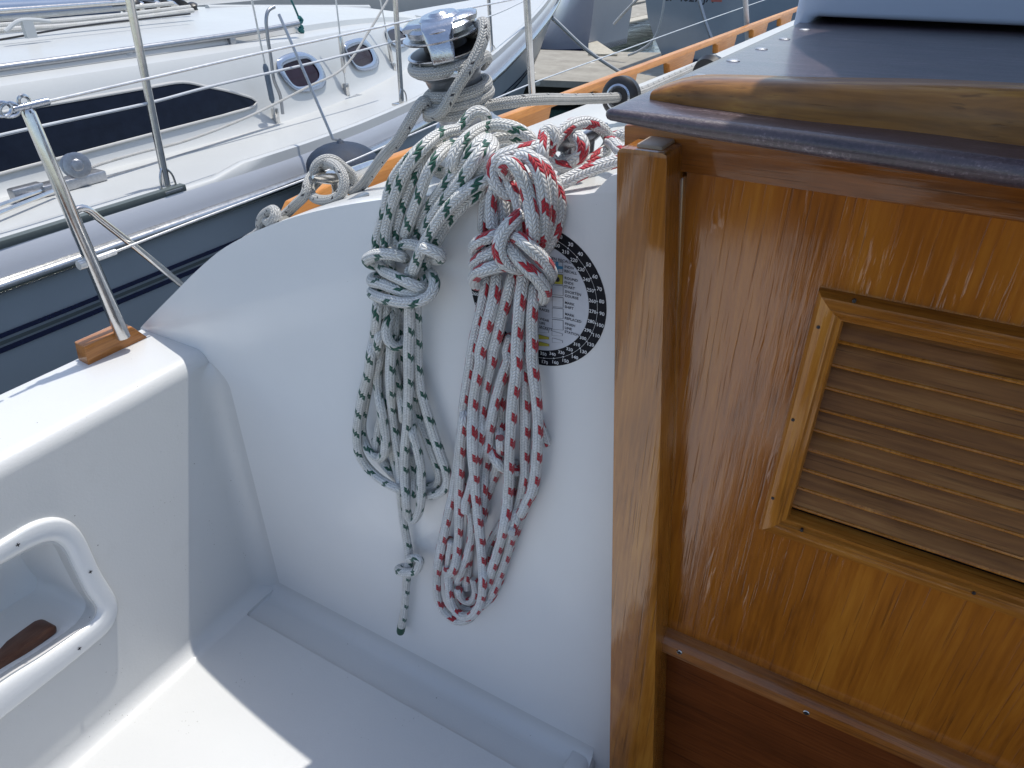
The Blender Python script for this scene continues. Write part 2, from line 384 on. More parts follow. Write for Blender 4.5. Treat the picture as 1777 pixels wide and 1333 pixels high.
def resample_loop(loop, n, c):
    A = []
    L = np.array(loop); ang = np.arctan2(L[:, 2] - c[2], L[:, 1] - c[1])
    order = np.argsort(ang); ang = ang[order]; L = L[order]
    ang = np.concatenate([ang - 2 * np.pi, ang, ang + 2 * np.pi]); L = np.vstack([L, L, L])
    for t in np.linspace(-np.pi, np.pi, n, endpoint=False):
        A.append(np.array([np.interp(t, ang, L[:, j]) for j in range(3)]))
    return A
cc = np.mean(np.array(INN), axis=0)
OUTr = resample_loop(densify(OUT), 120, cc); INNr = resample_loop(densify(INN), 120, cc)
def at_x(loop, x, k=1.0): return [np.array([x, cc[1] + (q[1] - cc[1]) * k, cc[2] + (q[2] - cc[2]) * k]) for q in loop]
# cutter removes the wall where the pocket is
cut = MB(); cut.loft([at_x(INNr, XW + 0.05, 0.985), at_x(INNr, XW - 0.14, 0.985)], close_u=True, cap=True)
cuto = cut.build('pocket_cutter', 'gel')
gut = MB(); gut.box((XW + 0.022, Y0 - 0.078, ZS - 0.009), (-0.238, Y0 + 0.2, ZS + 0.02))
guto = gut.build('gutter_cutter', 'gel', bevel=0.005, seg=3)
mod2 = cock.modifiers.new('g', 'BOOLEAN'); mod2.operation = 'DIFFERENCE'; mod2.object = guto; mod2.solver = 'EXACT'
mod = cock.modifiers.new('b', 'BOOLEAN'); mod.operation = 'DIFFERENCE'; mod.object = cuto; mod.solver = 'EXACT'
dg = bpy.context.evaluated_depsgraph_get(); newme = bpy.data.meshes.new_from_object(cock.evaluated_get(dg))
cock.modifiers.clear(); cock.data = newme; bpy.data.objects.remove(cuto); bpy.data.objects.remove(guto)
for p_ in cock.data.polygons: p_.use_smooth = True
bmx = bmesh.new(); bmx.from_mesh(cock.data)
for e in bmx.edges: e.smooth = not (len(e.link_faces) == 2 and e.calc_face_angle(0) > R(50))
bmx.to_mesh(cock.data); bmx.free()
fr = MB()
def mixl(a, b, t, x): return [np.array([x, p[1] * (1 - t) + q[1] * t, p[2] * (1 - t) + q[2] * t]) for p, q in zip(a, b)]
fr.loft([at_x(OUTr, XW - 0.004), mixl(OUTr, INNr, 0.0, XW + 0.004), mixl(OUTr, INNr, 0.05, XW + 0.0075), mixl(OUTr, INNr, 0.13, XW + 0.009), mixl(OUTr, INNr, 0.62, XW + 0.009), mixl(OUTr, INNr, 0.82, XW + 0.007),
         mixl(OUTr, INNr, 0.95, XW + 0.002), mixl(OUTr, INNr, 1.04, XW - 0.015), at_x(INNr, XW - 0.06, 0.96), at_x(INNr, XW - 0.10, 0.94), at_x(INNr, XW - 0.125, 0.88), at_x(INNr, XW - 0.128, 0.6), at_x(INNr, XW - 0.128, 0.01)], close_u=True)
pocket = fr.build('storage_pocket', 'gel', boat, ang=60)
for px in [(30, 945), (156, 992), (137, 1125)]:
    P = onX(px[0], px[1], XW + 0.009); s_ = MB()
    s_.revolve(P - np.array([0.002, 0, 0]), (1, 0, 0), [(0.0042, 0), (0.0042, 0.0030), (0.0034, 0.0036), (0.0001, 0.0036)], 20)
    s_.revolve(P - np.array([0.002, 0, 0]), (1, 0, 0), [(0.0062, 0), (0.0062, 0.0027), (0.0001, 0.0027)], 20, mi=1)
    s_.box((P[0] + 0.0010, P[1] - 0.0026, P[2] - 0.0005), (P[0] + 0.0021, P[1] + 0.0026, P[2] + 0.0005), 1)
    s_.box((P[0] + 0.0010, P[1] - 0.0005, P[2] - 0.0026), (P[0] + 0.0022, P[1] + 0.0005, P[2] + 0.0026), 1)
    s_.build('screw', ['alu', 'dark'], pocket)
# wooden block lying in the pocket
a = onX(50, 1068, XW - 0.05); b = onX(107, 1092, XW - 0.03)
XB0 = XW - 0.035; XB1 = XW - 0.10
flz = float(cc[2] + (min(q[2] for q in INNr) - cc[2]) * 0.965)
XB0 = float(onZ(100, 1097, flz + 0.004)[0]); XB1 = XB0 - 0.05
f0 = onX(0, 1172, XB0); f1 = onX(100, 1097, XB0); f2 = onX(107, 1090, XB0 - 0.01)
g1 = onX(72, 1067, XB1); g0 = onX(-60, 1105, XB1)
zb_w = f1[2] - 0.002; ztw = g1[2]
wb = MB(); wb.prism([(XB0, -0.20, zb_w), (XB0, f1[1], zb_w), (XB0, f1[1] + 0.004, zb_w + 0.012), (XB0, f1[1] - 0.004, zb_w + 0.020), (XB0, -0.20, zb_w + 0.020)],
                    [(XB1, -0.20, zb_w - 0.02), (XB1, g1[1] - 0.004, zb_w - 0.02), (XB1, g1[1], ztw - 0.006), (XB1, g1[1] - 0.012, ztw), (XB1, -0.20, ztw)])
tag(wb.build('wood_block', 'darkw', None, bevel=0.005), 'dark brown stained wood block lying in the white seat-back pocket', 'wood block')

# ---- fibreglass after bulkhead with swept top edge
top_px = [(240, 574), (250, 562), (275, 536), (300, 511), (340, 471), (385, 433), (440, 403), (480, 387), (520, 374), (560, 364), (600, 356), (645, 349), (690, 343), (750, 339), (800, 338), (900, 337), (980, 338), (1020, 337), (1035, 333), (1043, 323), (1052, 311), (1064, 303), (1080, 300)]
TOP = [onY(x, y, Y0) for x, y in top_px]
TOPs = catmull(TOP, 0.012)
ring = [(q[0], q[2]) for q in TOPs]
ring = [(-1.094, -1.3)] + [(-1.094, ring[0][1])] + [q for q in ring if q[0] > -1.094] + [(-0.15, ring[-1][1]), (-0.15, -1.3)]
mb = MB(); mb.prism([(x, Y0, z) for x, z in ring], [(x, Y0 + 0.03, z) for x, z in ring])
fin = mb.build('bulkhead', 'gel', boat, bevel=0.005, seg=3)
# concave fillets: bulkhead to seat back, bulkhead to seat
rf = 0.034; NS = 24
def fil(r_, n_=NS): return [(-0.02, 0.0)] + [(r_ * (1 - math.cos(t)), -r_ + r_ * math.sin(t)) for t in [i / n_ * math.pi / 2 for i in range(n_ + 1)]]
mb = MB()
zz_ = list(np.linspace(ZS - 0.012, ZC - 0.16, 8)) + list(np.linspace(ZC - 0.14, ZC - 0.02, 14))
rows = []
for z in zz_:
    r_ = rf * (1 if z < ZC - 0.06 else max(0.02, 1 - ((z - (ZC - 0.06)) / 0.042) ** 2))
    row = [(XW - 0.0006, Y0 - r_ - 0.02, z)] + [(XW + r_ * (1 - math.cos(t)) + 0.0001, Y0 - r_ + r_ * math.sin(t) - 0.0001, z) for t in [i / NS * math.pi / 2 for i in range(NS + 1)]] + [(XW + r_ + 0.02, Y0 + 0.0006, z)]
    rows.append(row)
mb.loft(rows)
r2 = 0.028; ZG = ZS - 0.009
mb.loft([[(x, Y0 + 0.0006, ZG + r2 + 0.02)] + [(x, Y0 - r2 + r2 * math.sin(t) - 0.0001, ZG + r2 - r2 * math.cos(t) + 0.0001) for t in [math.pi / 2 - i / NS * math.pi / 2 for i in range(NS + 1)]] + [(x, Y0 - r2 - 0.02, ZG - 0.0006)] for x in (XW + 0.005, -0.205)])
mb.build('corner_fillet', 'seat', boat, ang=80)

# ---- side deck running forward behind the bulkhead
dkp = [(q[0], q[2] - 0.0) for q in TOPs if q[0] > -0.80 and q[0] < -0.268]
dkp = [(-0.835, -0.385)] + dkp + [(-0.262, -0.2095), (-0.252, -0.208), (-0.2, -0.206), (0.5, -0.2)]
mb = MB(); yy = [Y0 + 0.03, 0.9, 1.3, 1.8, 2.4, 3.2, 4.2, 5.4, 7.0]
low = [(-0.86, -0.43), (-0.88, -0.6), (-0.9, -1.95)]
mb.loft([[(x, y, z - (0.035 * min(1, max(0, -x - 0.45) / 0.38) * min(1, (y - 0.65) / 1.6))) for x, z in low[::-1] + dkp] for y in yy])
mb.build('side_deck', 'deckwhite', boat, ang=50)

# ---- cabin side and roof
RZ = -0.103
mb = MB()
mb.box((-0.198, Y0 + 0.031, -0.30), (-0.185, 5.0, -0.12))
mb.build('cabin_side', 'deckwhite', boat, bevel=0.003)
# roof with rounded nosing; its aft edge bows towards the middle
xs = np.linspace(-0.2, 1.0, 25)
nose_px = [(1056, 211), (1177, 237), (1380, 270), (1582, 303), (1777, 335)]
X0 = -0.204
fy = lambda x: float(np.interp(x, [-0.204, -0.15, -0.08, 0.05, 1.0], [0.487, 0.487, 0.483, 0.470, 0.46]))
nzz = [(onY(x, y, yv)) for (x, y), yv in zip(nose_px, (0.487, 0.487, 0.483, 0.476, 0.470))]
fz = lambda x: float(np.interp(x, [q[0] for q in nzz], [q[2] for q in nzz]))
rows = []
for x in [X0, X0 + 0.0015, X0 + 0.004, X0 + 0.012] + list(np.linspace(X0 + 0.03, 1.0, 34)):
    k = {X0: 0.6, X0 + 0.0015: 0.85}.get(x, 1.0)
    zt_, zb_ = RZ, fz(x); zc = (zt_ + zb_) / 2; hh = (zt_ - zb_) * k; yb = fy(x) + (0.003 if k == 0.6 else 0.001 if k < 1 else 0)
    rr_n = hh * 0.5
    row = [(x, yb + rr_n * (1 - math.cos(R(a))), zc + hh / 2 * math.sin(R(a))) for a in np.linspace(-90, 90, 11)]
    rows.append([(x, 5.0, zc - hh / 2), (x, 0.66, zc - hh / 2)] + row + [(x, 0.66, zc + hh / 2), (x, 1.2, zc + hh / 2), (x, 5.0, zc + hh / 2)])
mb = MB(); mb.loft(rows, close_u=True, cap=True)
roof = mb.build('cabin_roof', 'plum', boat, ang=45)
for px in [(1215, 128), (1273, 102), (1322, 82), (1362, 65), (1397, 49)]:
    P = onZ(px[0], px[1], RZ + 0.002); s_ = MB(); s_.revolve((P[0], P[1], RZ - 0.001), (0, 0, 1), [(0.0065, 0), (0.0065, 0.0015), (0.0045, 0.0024), (0.0001, 0.0026)], 18)
    s_.build('stud', 'alu', roof)
# shallow groove line moulded in the roof
# ---- varnished beam on the roof (aft edge of the companionway)
bot_px = [(1127, 170), (1132, 171), (1145, 173), (1177, 179), (1280, 193), (1380, 206), (1582, 226), (1777, 251)]
tops = [(1128, 166), (1130, 156), (1142, 143), (1177, 137), (1280, 137.5), (1346, 138), (1582, 143), (1777, 152)]
mb = MB(); rows = []
for (bx, by), (tx, ty) in zip(bot_px, tops):
    B = onZ(bx, by, RZ + 0.001)
    T = onY(tx, ty, B[1] + 0.012)
    h = max(0.006, T[2] - RZ)
    x = B[0]
    row = [(x, B[1] + 0.001, RZ - 0.001), (x, B[1] + 0.0005, RZ + h * 0.30), (x, B[1] + 0.0015, RZ + h * 0.62), (x, B[1] + 0.0045, RZ + h * 0.84), (x, B[1] + 0.010, RZ + h * 0.96), (x, B[1] + 0.022, RZ + h), (x, B[1] + 0.045, RZ + h * 0.93), (x, B[1] + 0.055, RZ + h * 0.7), (x, B[1] + 0.058, RZ - 0.004)]
    rows.append(row)
d = rows[-1]; rows.append([(q[0] + 0.5, q[1] - 0.03, q[2] + (0.02 if i not in (0, 8) else 0)) for i, q in enumerate(d)])
rws = []
for i in range(len(rows[0])): rws.append(catmull([r_[i] for r_ in rows], 0.02))
kmin = 60
rws = [[np.array([np.interp(t, np.linspace(0, 1, len(c_)), [q[j] for q in c_]) for j in range(3)]) for t in np.linspace(0, 1, kmin)] for c_ in rws]
mb.loft([[rws[i][k] for i in range(len(rws))] for k in range(kmin)], close_u=True, cap=True)
mb.build('roof_beam', 'beam', boat, ang=60)
# ---- pale hatch garage with dark gap underneath
HYy = onZ(1403, 40, RZ)[1]
gl = onY(1373, 52, HYy); g1 = onY(1407, 29, HYy); g2 = onY(1403, 41, HYy)
mb = MB()
fx = gl[0]
ringf = [(fx, RZ - 0.02), (g2[0] - 0.001, RZ - 0.02), (g1[0], g1[2] - 0.003), (g1[0] + 0.01, g1[2]), (1.0, g1[2] + 0.0), (1.0, 0.22), (fx + 0.10, 0.20), (fx + 0.035, 0.16), (fx + 0.006, 0.06)]
mb.prism([(x, HYy, z) for x, z in ringf], [(x, HYy + 1.1, z) for x, z in ringf])
hat = mb.build('hatch_cover', 'hood', boat, bevel=0.008, seg=3)
MB().box((g2[0] - 0.01, HYy + 0.12, RZ - 0.001), (1.0, HYy + 0.14, 0.0)).build('hatch_gap', 'dark', boat)

# ---- unseen blue canvas above the companionway, its outline shaped to cast the roof shadow
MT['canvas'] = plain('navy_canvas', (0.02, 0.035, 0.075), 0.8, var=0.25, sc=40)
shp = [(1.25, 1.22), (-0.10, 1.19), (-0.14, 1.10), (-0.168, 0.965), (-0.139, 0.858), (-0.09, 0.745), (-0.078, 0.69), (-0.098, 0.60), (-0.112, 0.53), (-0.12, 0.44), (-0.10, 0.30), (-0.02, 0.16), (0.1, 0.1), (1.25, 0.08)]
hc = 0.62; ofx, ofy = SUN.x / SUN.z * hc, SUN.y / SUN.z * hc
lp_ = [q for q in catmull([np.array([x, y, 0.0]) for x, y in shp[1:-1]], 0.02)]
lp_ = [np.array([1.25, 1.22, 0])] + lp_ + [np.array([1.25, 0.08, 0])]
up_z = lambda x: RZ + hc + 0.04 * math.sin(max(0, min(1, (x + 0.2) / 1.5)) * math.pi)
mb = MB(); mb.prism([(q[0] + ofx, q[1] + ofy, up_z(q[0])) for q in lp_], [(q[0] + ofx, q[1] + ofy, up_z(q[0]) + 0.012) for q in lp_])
mb.build('shade_canopy', 'canvas', boat)
for (x_, y_) in ((0.02, 1.33), (0.9, 1.33), (0.95, 0.35)):
    mb = MB(); mb.tube([(x_, y_, RZ + hc), (x_, y_ + 0.02, RZ + 0.2 if y_ > 1 else -0.55)], 0.012, 12); mb.build('shade_canopy_pole', 'steel', boat)
# after part of the cockpit, behind the viewpoint: locker seat and dark sole
MT['sole'] = wood('dark_teak_sole', (0.03, 0.016, 0.008), (0.065, 0.034, 0.017), (0.10, 0.055, 0.03), 'Y', coat=0.2, coatr=0.4)
MB().box((-0.195, -1.0, -1.549), (0.615, 0.6, -1.535)).build('cockpit_sole', 'sole', boat, bevel=0.003)
MB().box((-0.30, -1.88, -1.60), (0.70, -1.35, -1.085)).build('aft_locker', 'sole', boat, bevel=0.02)

# ---- bulkhead woodwork
YP = 0.610
def slab(name, pts, yf, yb, mat, parent, bevel=0.0, px=True, seg=2):
    P = [onY(x, y, yf) for x, y in pts] if px else [np.array([x, yf, z]) for x, z in pts]
    mb = MB(); mb.prism([(q[0], yf, q[2]) for q in P], [(q[0], yb, q[2]) for q in P])
    return mb.build(name, mat, parent, bevel=bevel, seg=seg)
# plywood panel (with hole for louvre behind the frame)
PT = [onY(x, y, YP) for x, y in [(1182, 290), (1777, 385), (1200, 1420), (1135, 1420)]]
zt, = [PT[0][2]],
LX0, LX1, LZ0, LZ1 = -0.0485, 0.36, -0.252, -0.527      # outer frame rectangle
zb_pl = onY(1150, 1110, YP)[2]
xl = lambda z: float(np.interp(z, [onY(1140, 1330, YP)[2], onY(1188, 300, YP)[2]], [onY(1140, 1330, YP)[0], onY(1188, 300, YP)[0]]))
ztop = -0.15
fw = 0.026
mb = MB()
ix0, ix1, iz0, iz1 = LX0 + fw * 0.7, LX1 - fw * 0.7, LZ0 - fw * 0.7, LZ1 + fw * 0.7
def bx(x0, x1, z0, z1):   # z0 lower
    mb.prism([(x0 if not callable(x0) else x0(z0), YP, z0), (x1, YP, z0), (x1, YP, z1), (x0 if not callable(x0) else x0(z1), YP, z1)],
             [(x0 if not callable(x0) else x0(z0), YP + 0.014, z0), (x1, YP + 0.014, z0), (x1, YP + 0.014, z1), (x0 if not callable(x0) else x0(z1), YP + 0.014, z1)])
loop_o = [(xl(zb_pl), zb_pl), (0.55, zb_pl), (0.55, ztop), (xl(ztop), ztop)]
loop_i = [(ix0, iz1), (ix1, iz1), (ix1, iz0), (ix0, iz0)]
bm = bmesh.new()
for yq in (YP, YP + 0.014):
    vo_ = [bm.verts.new((x, yq, z)) for x, z in loop_o]; vi_ = [bm.verts.new((x, yq, z)) for x, z in loop_i]
    for i in range(4):
        j = (i + 1) % 4; bm.faces.new((vo_[i], vo_[j], vi_[j], vi_[i]))
    if yq == YP: vo1, vi1 = vo_, vi_
for i in range(4):
    j = (i + 1) % 4; bm.faces.new((vi1[i], vi1[j], vi_[j], vi_[i])); bm.faces.new((vo1[i], vo1[j], vo_[j], vo_[i]))
bmesh.ops.recalc_face_normals(bm, faces=bm.faces)
me = bpy.data.meshes.new('door_panel'); bm.to_mesh(me); bm.free(); me.materials.append(MT['panelw'])
door = link('door_panel', me, boat)
# louvre frame: four mitred mouldings with a rounded profile
def moulding(a, b, na, nb, mat):
    """a,b outer corners, na,nb inner corners (x,z)"""
    mb = MB(); P_ = [(0, 0.004), (0.04, -0.006), (0.18, -0.0105), (0.5, -0.012), (0.72, -0.010), (0.80, -0.0065), (0.93, -0.006), (1.0, -0.002), (1.0, 0.012), (0.0, 0.012)]
    r0 = [(a[0] + (na[0] - a[0]) * t, YP + d_, a[1] + (na[1] - a[1]) * t) for t, d_ in P_]
    r1 = [(b[0] + (nb[0] - b[0]) * t, YP + d_, b[1] + (nb[1] - b[1]) * t) for t, d_ in P_]
    k = 12
    mb.loft([[tuple(p + (q - p) * i / k for p, q in zip(u, v_)) for u, v_ in zip(r0, r1)] for i in range(k + 1)], close_u=True, cap=True)
    return mb
A_, B_, C_, D_ = (LX0, LZ0), (LX1, LZ0), (LX1, LZ1), (LX0, LZ1)
a_, b_, c_, d_ = (LX0 + fw, LZ0 - fw), (LX1 - fw, LZ0 - fw), (LX1 - fw, LZ1 + fw), (LX0 + fw, LZ1 + fw)
g = 0.0004
for nm, q, mat in (('left', (A_, D_, a_, d_), 'framew'), ('top', (A_, B_, a_, b_), 'framex'), ('bot', (D_, C_, d_, c_), 'framex'), ('r', (B_, C_, b_, c_), 'framew')):
    o = moulding(*q, mat).build('louvre_frame', mat, door, ang=35)
for px in [(1420, 568), (1376, 729), (1341, 865), (1482, 523), (1391, 921), (1690, 1030)]:
    P = onY(px[0], px[1], YP - 0.0115); s_ = MB(); s_.revolve((P[0], YP - 0.0085, P[2]), (0, -1, 0), [(0.0016, 0), (0.0016, 0.0032), (0.0001, 0.0034)], 12); s_.build('nail', 'black', door)
# slats
ns = 9; zt_ = LZ0 - fw + 0.002; zb_ = LZ1 + fw + 0.010; dz = (zt_ - zb_) / ns
for i in range(ns):
    z1 = zt_ - i * dz + 0.004; z0 = zt_ - (i + 1) * dz - 0.001
    mb = MB(); x0, x1 = LX0 + fw - 0.006, LX1 - fw + 0.006
    sec = [(YP + 0.0225, z1), (YP + 0.0056, z0 + 0.0018), (YP + 0.0042, z0 + 0.0013), (YP + 0.0036, z0 + 0.0004), (YP + 0.0042, z0 - 0.0010), (YP + 0.0065, z0 - 0.0016), (YP + 0.0115, z0 - 0.0010), (YP + 0.0275, z1)]
    jit = random.uniform(-.0006, .0006)
    mb.loft([[(x, y + jit, z + random.uniform(-.0003, .0003)) for y, z in sec] for x in np.linspace(x0, x1, 14)], close_u=True, cap=True)
    o_ = mb.build('slat', ['slat', 'framew'], door, ang=30)
    for p_ in o_.data.polygons:
        if p_.center.z < z0 + 0.00165 and p_.center.y < YP + 0.0062: p_.material_index = 1
MB().box((LX0 + 0.005, YP + 0.034, LZ1), (LX1, YP + 0.040, LZ0)).build('louvre_backing', 'dark', door)
# top rail under the roof
tr_t = onY(1088, 222, 0.602)[2]; tr_b = onY(1177, 296, 0.602)[2]
xa = onY(1086, 240, 0.602)[0]
pts = [(xa, tr_b - 0.001), (0.55, tr_b - 0.004), (0.55, RZ - 0.019), (-0.12, RZ - 0.019), (xa - 0.003, onY(1088, 218, 0.602)[2])]
slab('top_rail', pts, 0.602, 0.634, 'railw', boat, 0.002, px=False)
# second stile, between post and plywood
slab('inner_stile', [(1160, 303), (1187, 307), (1142, 1420), (1128, 1420)], 0.603, 0.632, 'postw', boat, 0.003)
# dark groove behind
MB().box((-0.215, YP + 0.016, -1.3), (0.6, YP + 0.02, -0.14)).build('groove_backing', 'dark', boat)
# front post
YF = 0.563
po = [(1071, 266), (1074, 260), (1080, 257.5), (1112, 261), (1149, 266), (1156, 270), (1157, 277)]
poly = po + [(1131, 1420), (1056.5, 1420)]
P = [onY(x, y, YF) for x, y in poly]
mb = MB(); mb.prism([(q[0], YF, q[2]) for q in P], [(q[0], YF + 0.045, q[2]) for q in P])
post = mb.build('door_post', 'postw', boat, bevel=0.0045, seg=4)
# short pale block above the post
P = onY(1135, 252, 0.585)
MB().box((P[0] - 0.011, 0.572, P[2] - 0.012), (P[0] + 0.012, 0.61, P[2] + 0.003)).build('slide_end', 'pale', boat, bevel=0.002)
# batten with screws and lower board
BZ = onY(1148, 1098, 0.598)[2]
xb = onY(1147, 1110, 0.598)[0]
mb = MB(); sec = [(YP + 0.004, BZ), (YP - 0.004, BZ + 0.0005), (YP - 0.017, BZ - 0.003), (YP - 0.0205, BZ - 0.007), (YP - 0.021, BZ - 0.022), (YP - 0.017, BZ - 0.0265), (YP + 0.004, BZ - 0.027)]
mb.loft([[(x, y, z) for y, z in sec] for x in np.linspace(xb, 0.55, 12)], close_u=True, cap=True)
bat = mb.build('batten', 'railw', boat, ang=35)
for px in [(1179, 1132), (1399, 1237)]:
    P = onY(px[0], px[1], YP - 0.021); s_ = MB(); s_.revolve((P[0], YP - 0.0195, P[2]), (0, -1, 0), [(0.0036, 0), (0.0036, 0.0018), (0.003, 0.0024), (0.0001, 0.0024)], 18)
    s_.box((P[0] - 0.0022, YP - 0.0224, P[2] - 0.0004), (P[0] + 0.0022, YP - 0.0218, P[2] + 0.0004), 1); s_.box((P[0] - 0.0004, YP - 0.02245, P[2] - 0.0022), (P[0] + 0.0004, YP - 0.0218, P[2] + 0.0022), 1)
    s_.build('screw', ['steel', 'dark'], bat)
slab('lower_board', [(xb - 0.004, -1.35), (0.55, -1.35), (0.55, BZ - 0.020), (xb - 0.004, BZ - 0.020)], YP + 0.001, YP + 0.014, 'loww', boat, 0, px=False)

# ---- toe rail with slots
XR = -0.85; zb0 = -0.405; zt0 = -0.343
def yr(x, y, z=-0.36):
    r = ray(x, y); return float(r[1] * (XR / r[0]))
mb = MB(); per = yr(1182, 0 + 95) - yr(1096, 0 + 130)
s0 = yr(1096, 130); k = -2
slots = []
ya = 0.98
y = ya; 
starts = [yr(1096, 128), yr(1182, 96), yr(1259, 66), yr(1328, 38)]
ends = [yr(1148, 112), yr(1226, 82), yr(1295, 54), yr(1360, 28)]
per = (starts[-1] - starts[0]) / 3; ln = np.mean([e - s for s, e in zip(starts, ends)])
sl_list = [(starts[0] + per * i, starts[0] + per * i + ln) for i in range(-3, 9)]
sl_list = [q for q in sl_list if q[0] > ya + 0.05]
outline = [(ya - 0.25, zb0)]
bottom = []
prev = ya - 0.25
for s_, e_ in sl_list:
    bottom += [(s_, zb0), (s_ + 0.02, zb0 + 0.042), (e_ - 0.055, zb0 + 0.042), (e_ - 0.015, zb0 + 0.032), (e_, zb0)]
endy = sl_list[-1][1] + 0.4
loop = [(ya - 0.25, zb0)] + bottom + [(endy, zb0), (endy, zt0)] + [(ya - 0.05, zt0), (ya - 0.2, zt0 - 0.012)]
mb.prism([(XR + 0.012, a, b) for a, b in loop], [(XR - 0.012, a, b) for a, b in loop])
mb.build('toe_rail', 'toerail', boat, bevel=0.003)

# ---- stanchions and lifelines of our boat
bs = onZ(206, 566, ZC + 0.045)
tp = onX(44, 182, bs[0])
mb = MB(); d = np.array(tp) - bs
mb.tube([bs - d * 0.06, bs + d * 0.35, bs + d * 0.97, bs + d * 0.985], [0.0108, 0.0100, 0.0086, 0.006], 20)
st = mb.build('stanchion', 'steel', boat)
# eye on top with the lifeline hook
e = MB(); ctr = np.array(tp)
e.tube([ctr + np.array([0.0, 0.0072 * math.cos(t), 0.004 + 0.0072 * math.sin(t)]) for t in np.linspace(0, 2 * math.pi, 21)], 0.0026, 8)
e.build('wire_eye', 'steel', st)
L0 = onX(85, 176, bs[0]); far = onX(915, -6, bs[0])
lf = MB(); wp = [L0] + [onX(x, y, bs[0]) for x, y in [(260, 136), (430, 97), (590, 62), (760, 25)]] + [far, far + (far - L0) * 1.0]
lf.tube(spline(wp, 0.01), 0.0021, 8)
lf.build('lifeline', 'wire', boat)
hk = MB(); aL = onX(-30, 203, bs[0]); hk.tube(spline([onX(-200, 240, bs[0]), onX(-60, 211, bs[0]), aL]), 0.002, 8)
hk.tube([onX(22, 190, bs[0]), onX(84, 176, bs[0])], 0.0045, 14); hk.tube([onX(50, 184, bs[0]), onX(83, 176, bs[0])], 0.0052, 14)
for cxp, cyp in ((2, 190), (16, 191)):
    c0 = onX(cxp, cyp, bs[0]); hk.tube([c0 + np.array([0.001, 0.012 * math.cos(t), 0.0085 * math.sin(t)]) for t in np.linspace(0, 2 * math.pi, 25)], 0.0024, 8)
hk.build('pelican_hook', 'chrome', boat)
ll = MB(); pl = [onX(x, y, bs[0]) for x, y in [(150, 456), (200, 437), (300, 398), (400, 360), (592, 287), (700, 240), (870, 167), (920, 146)]]
q = pl[-1]; pl2 = [onX(x, y, q[0]) for x, y in [(1060, 95), (1255, 25), (1400, -25)]]
ll.tube(spline(pl + pl2, 0.012), 0.0021, 8); ll.tube([onX(140, 459, bs[0]), onX(200, 437, bs[0])], 0.0046, 12); ll.tube([onX(136, 461, bs[0] - 0.002), onX(156, 455, bs[0] - 0.002)], 0.007, 12)
ll.build('lifeline', 'wire', boat)
br = MB(); xb_ = bs[0] - 0.012
br.tube(spline([onX(130, 366, xb_), onX(142, 361, xb_), onX(155, 365, xb_ ), onX(168, 376, xb_), onX(220, 417, xb_), onX(322, 500, xb_), onX(345, 520, xb_)], 0.006), 0.0055, 14)
br.build('brace', 'steel', st)
# stanchions further forward, standing outboard of the toe rail
for (bxp, byp), (txp, typ), Yq in (((926, 205), (913, -20), None), ((1298, 80), (1290, -60), None)):
    zb_ = onX(bxp, byp, XR - 0.03); top_ = onX(txp, typ, XR - 0.05)
    s2 = MB(); dd = top_ - zb_; s2.tube([zb_ - dd * 0.12, zb_ + dd * 1.0], 0.0085 if bxp < 1000 else 0.012, 16)
    s2.build('stanchion', 'steel' if bxp < 1000 else 'coated', boat)

# teak pad under the aft stanchion
b0 = onZ(153.5, 634, ZC); b1 = onZ(254, 583, ZC); b2 = onZ(135, 625, ZC); t0 = onX(139, 590, b2[0]); t0z = t0[2]
xi = b0[0]; xo = b2[0]; hgt = max(0.03, onX(155, 598, xi)[2] - ZC)
mb = MB(); lp = [(b0[1], ZC - 0.003), (b1[1], ZC - 0.003), (b1[1] - 0.022, ZC + hgt * 0.93), (b1[1] - 0.04, ZC + hgt), (b0[1] + 0.004, ZC + hgt)]
mb.prism([(xi, y, z) for y, z in lp], [(xo, y + 0.002, z) for y, z in lp])
mb.build('teak_pad', 'block', boat, bevel=0.004, seg=3)

# ---- winch
W0 = onY(815, 246, 0.775); W1 = onY(762, 33, 0.745)
ax = (W1 - W0); H = float(np.linalg.norm(ax)); ax = ax / H
def wp_(t): return W0 + ax * H * t
mb = MB(); mb.revolve(W0 - ax * 0.03, ax, [(0.060, 0), (0.060, 0.028), (0.058, 0.035), (0.050, 0.043), (0.040, 0.052), (0.036, 0.058)], 48)
winch = mb.build('winch', 'alu', boat); winch['label'] = 'scuffed grey and chrome self-tailing winch with rope wrapped round its drum'
hs = H
mb = MB(); mb.revolve(W0, ax, [(0.036, 0.0), (0.033, 0.10 * hs), (0.0310, 0.20 * hs), (0.0310, 0.40 * hs), (0.0325, 0.52 * hs), (0.0345, 0.58 * hs), (0.040, 0.615 * hs), (0.0455, 0.635 * hs), (0.0455, 0.65 * hs), (0.036, 0.66 * hs), (0.034, 0.75 * hs)], 48)
mb.build('drum', 'alu', winch)
mb = MB(); mb.revolve(W0, ax, [(0.034, 0.68 * hs), (0.034, 0.74 * hs), (0.0455, 0.765 * hs), (0.0455, 0.78 * hs), (0.026, 0.80 * hs), (0.026, 0.85 * hs), (0.0455, 0.885 * hs), (0.0455, 0.90 * hs), (0.02, 0.91 * hs)], 48)
mb.build('self_tailing_jaw', 'black', winch)
mb = MB(); mb.revolve(W0, ax, [(0.0455, 0.762 * hs), (0.0470, 0.768 * hs), (0.0470, 0.778 * hs), (0.0455, 0.782 * hs)], 48)
mb.revolve(W0, ax, [(0.030, 0.895 * hs), (0.0472, 0.896 * hs), (0.0472, 0.906 * hs), (0.028, 0.915 * hs)], 48)
mb.build('jaw_rim', 'chrome', winch)
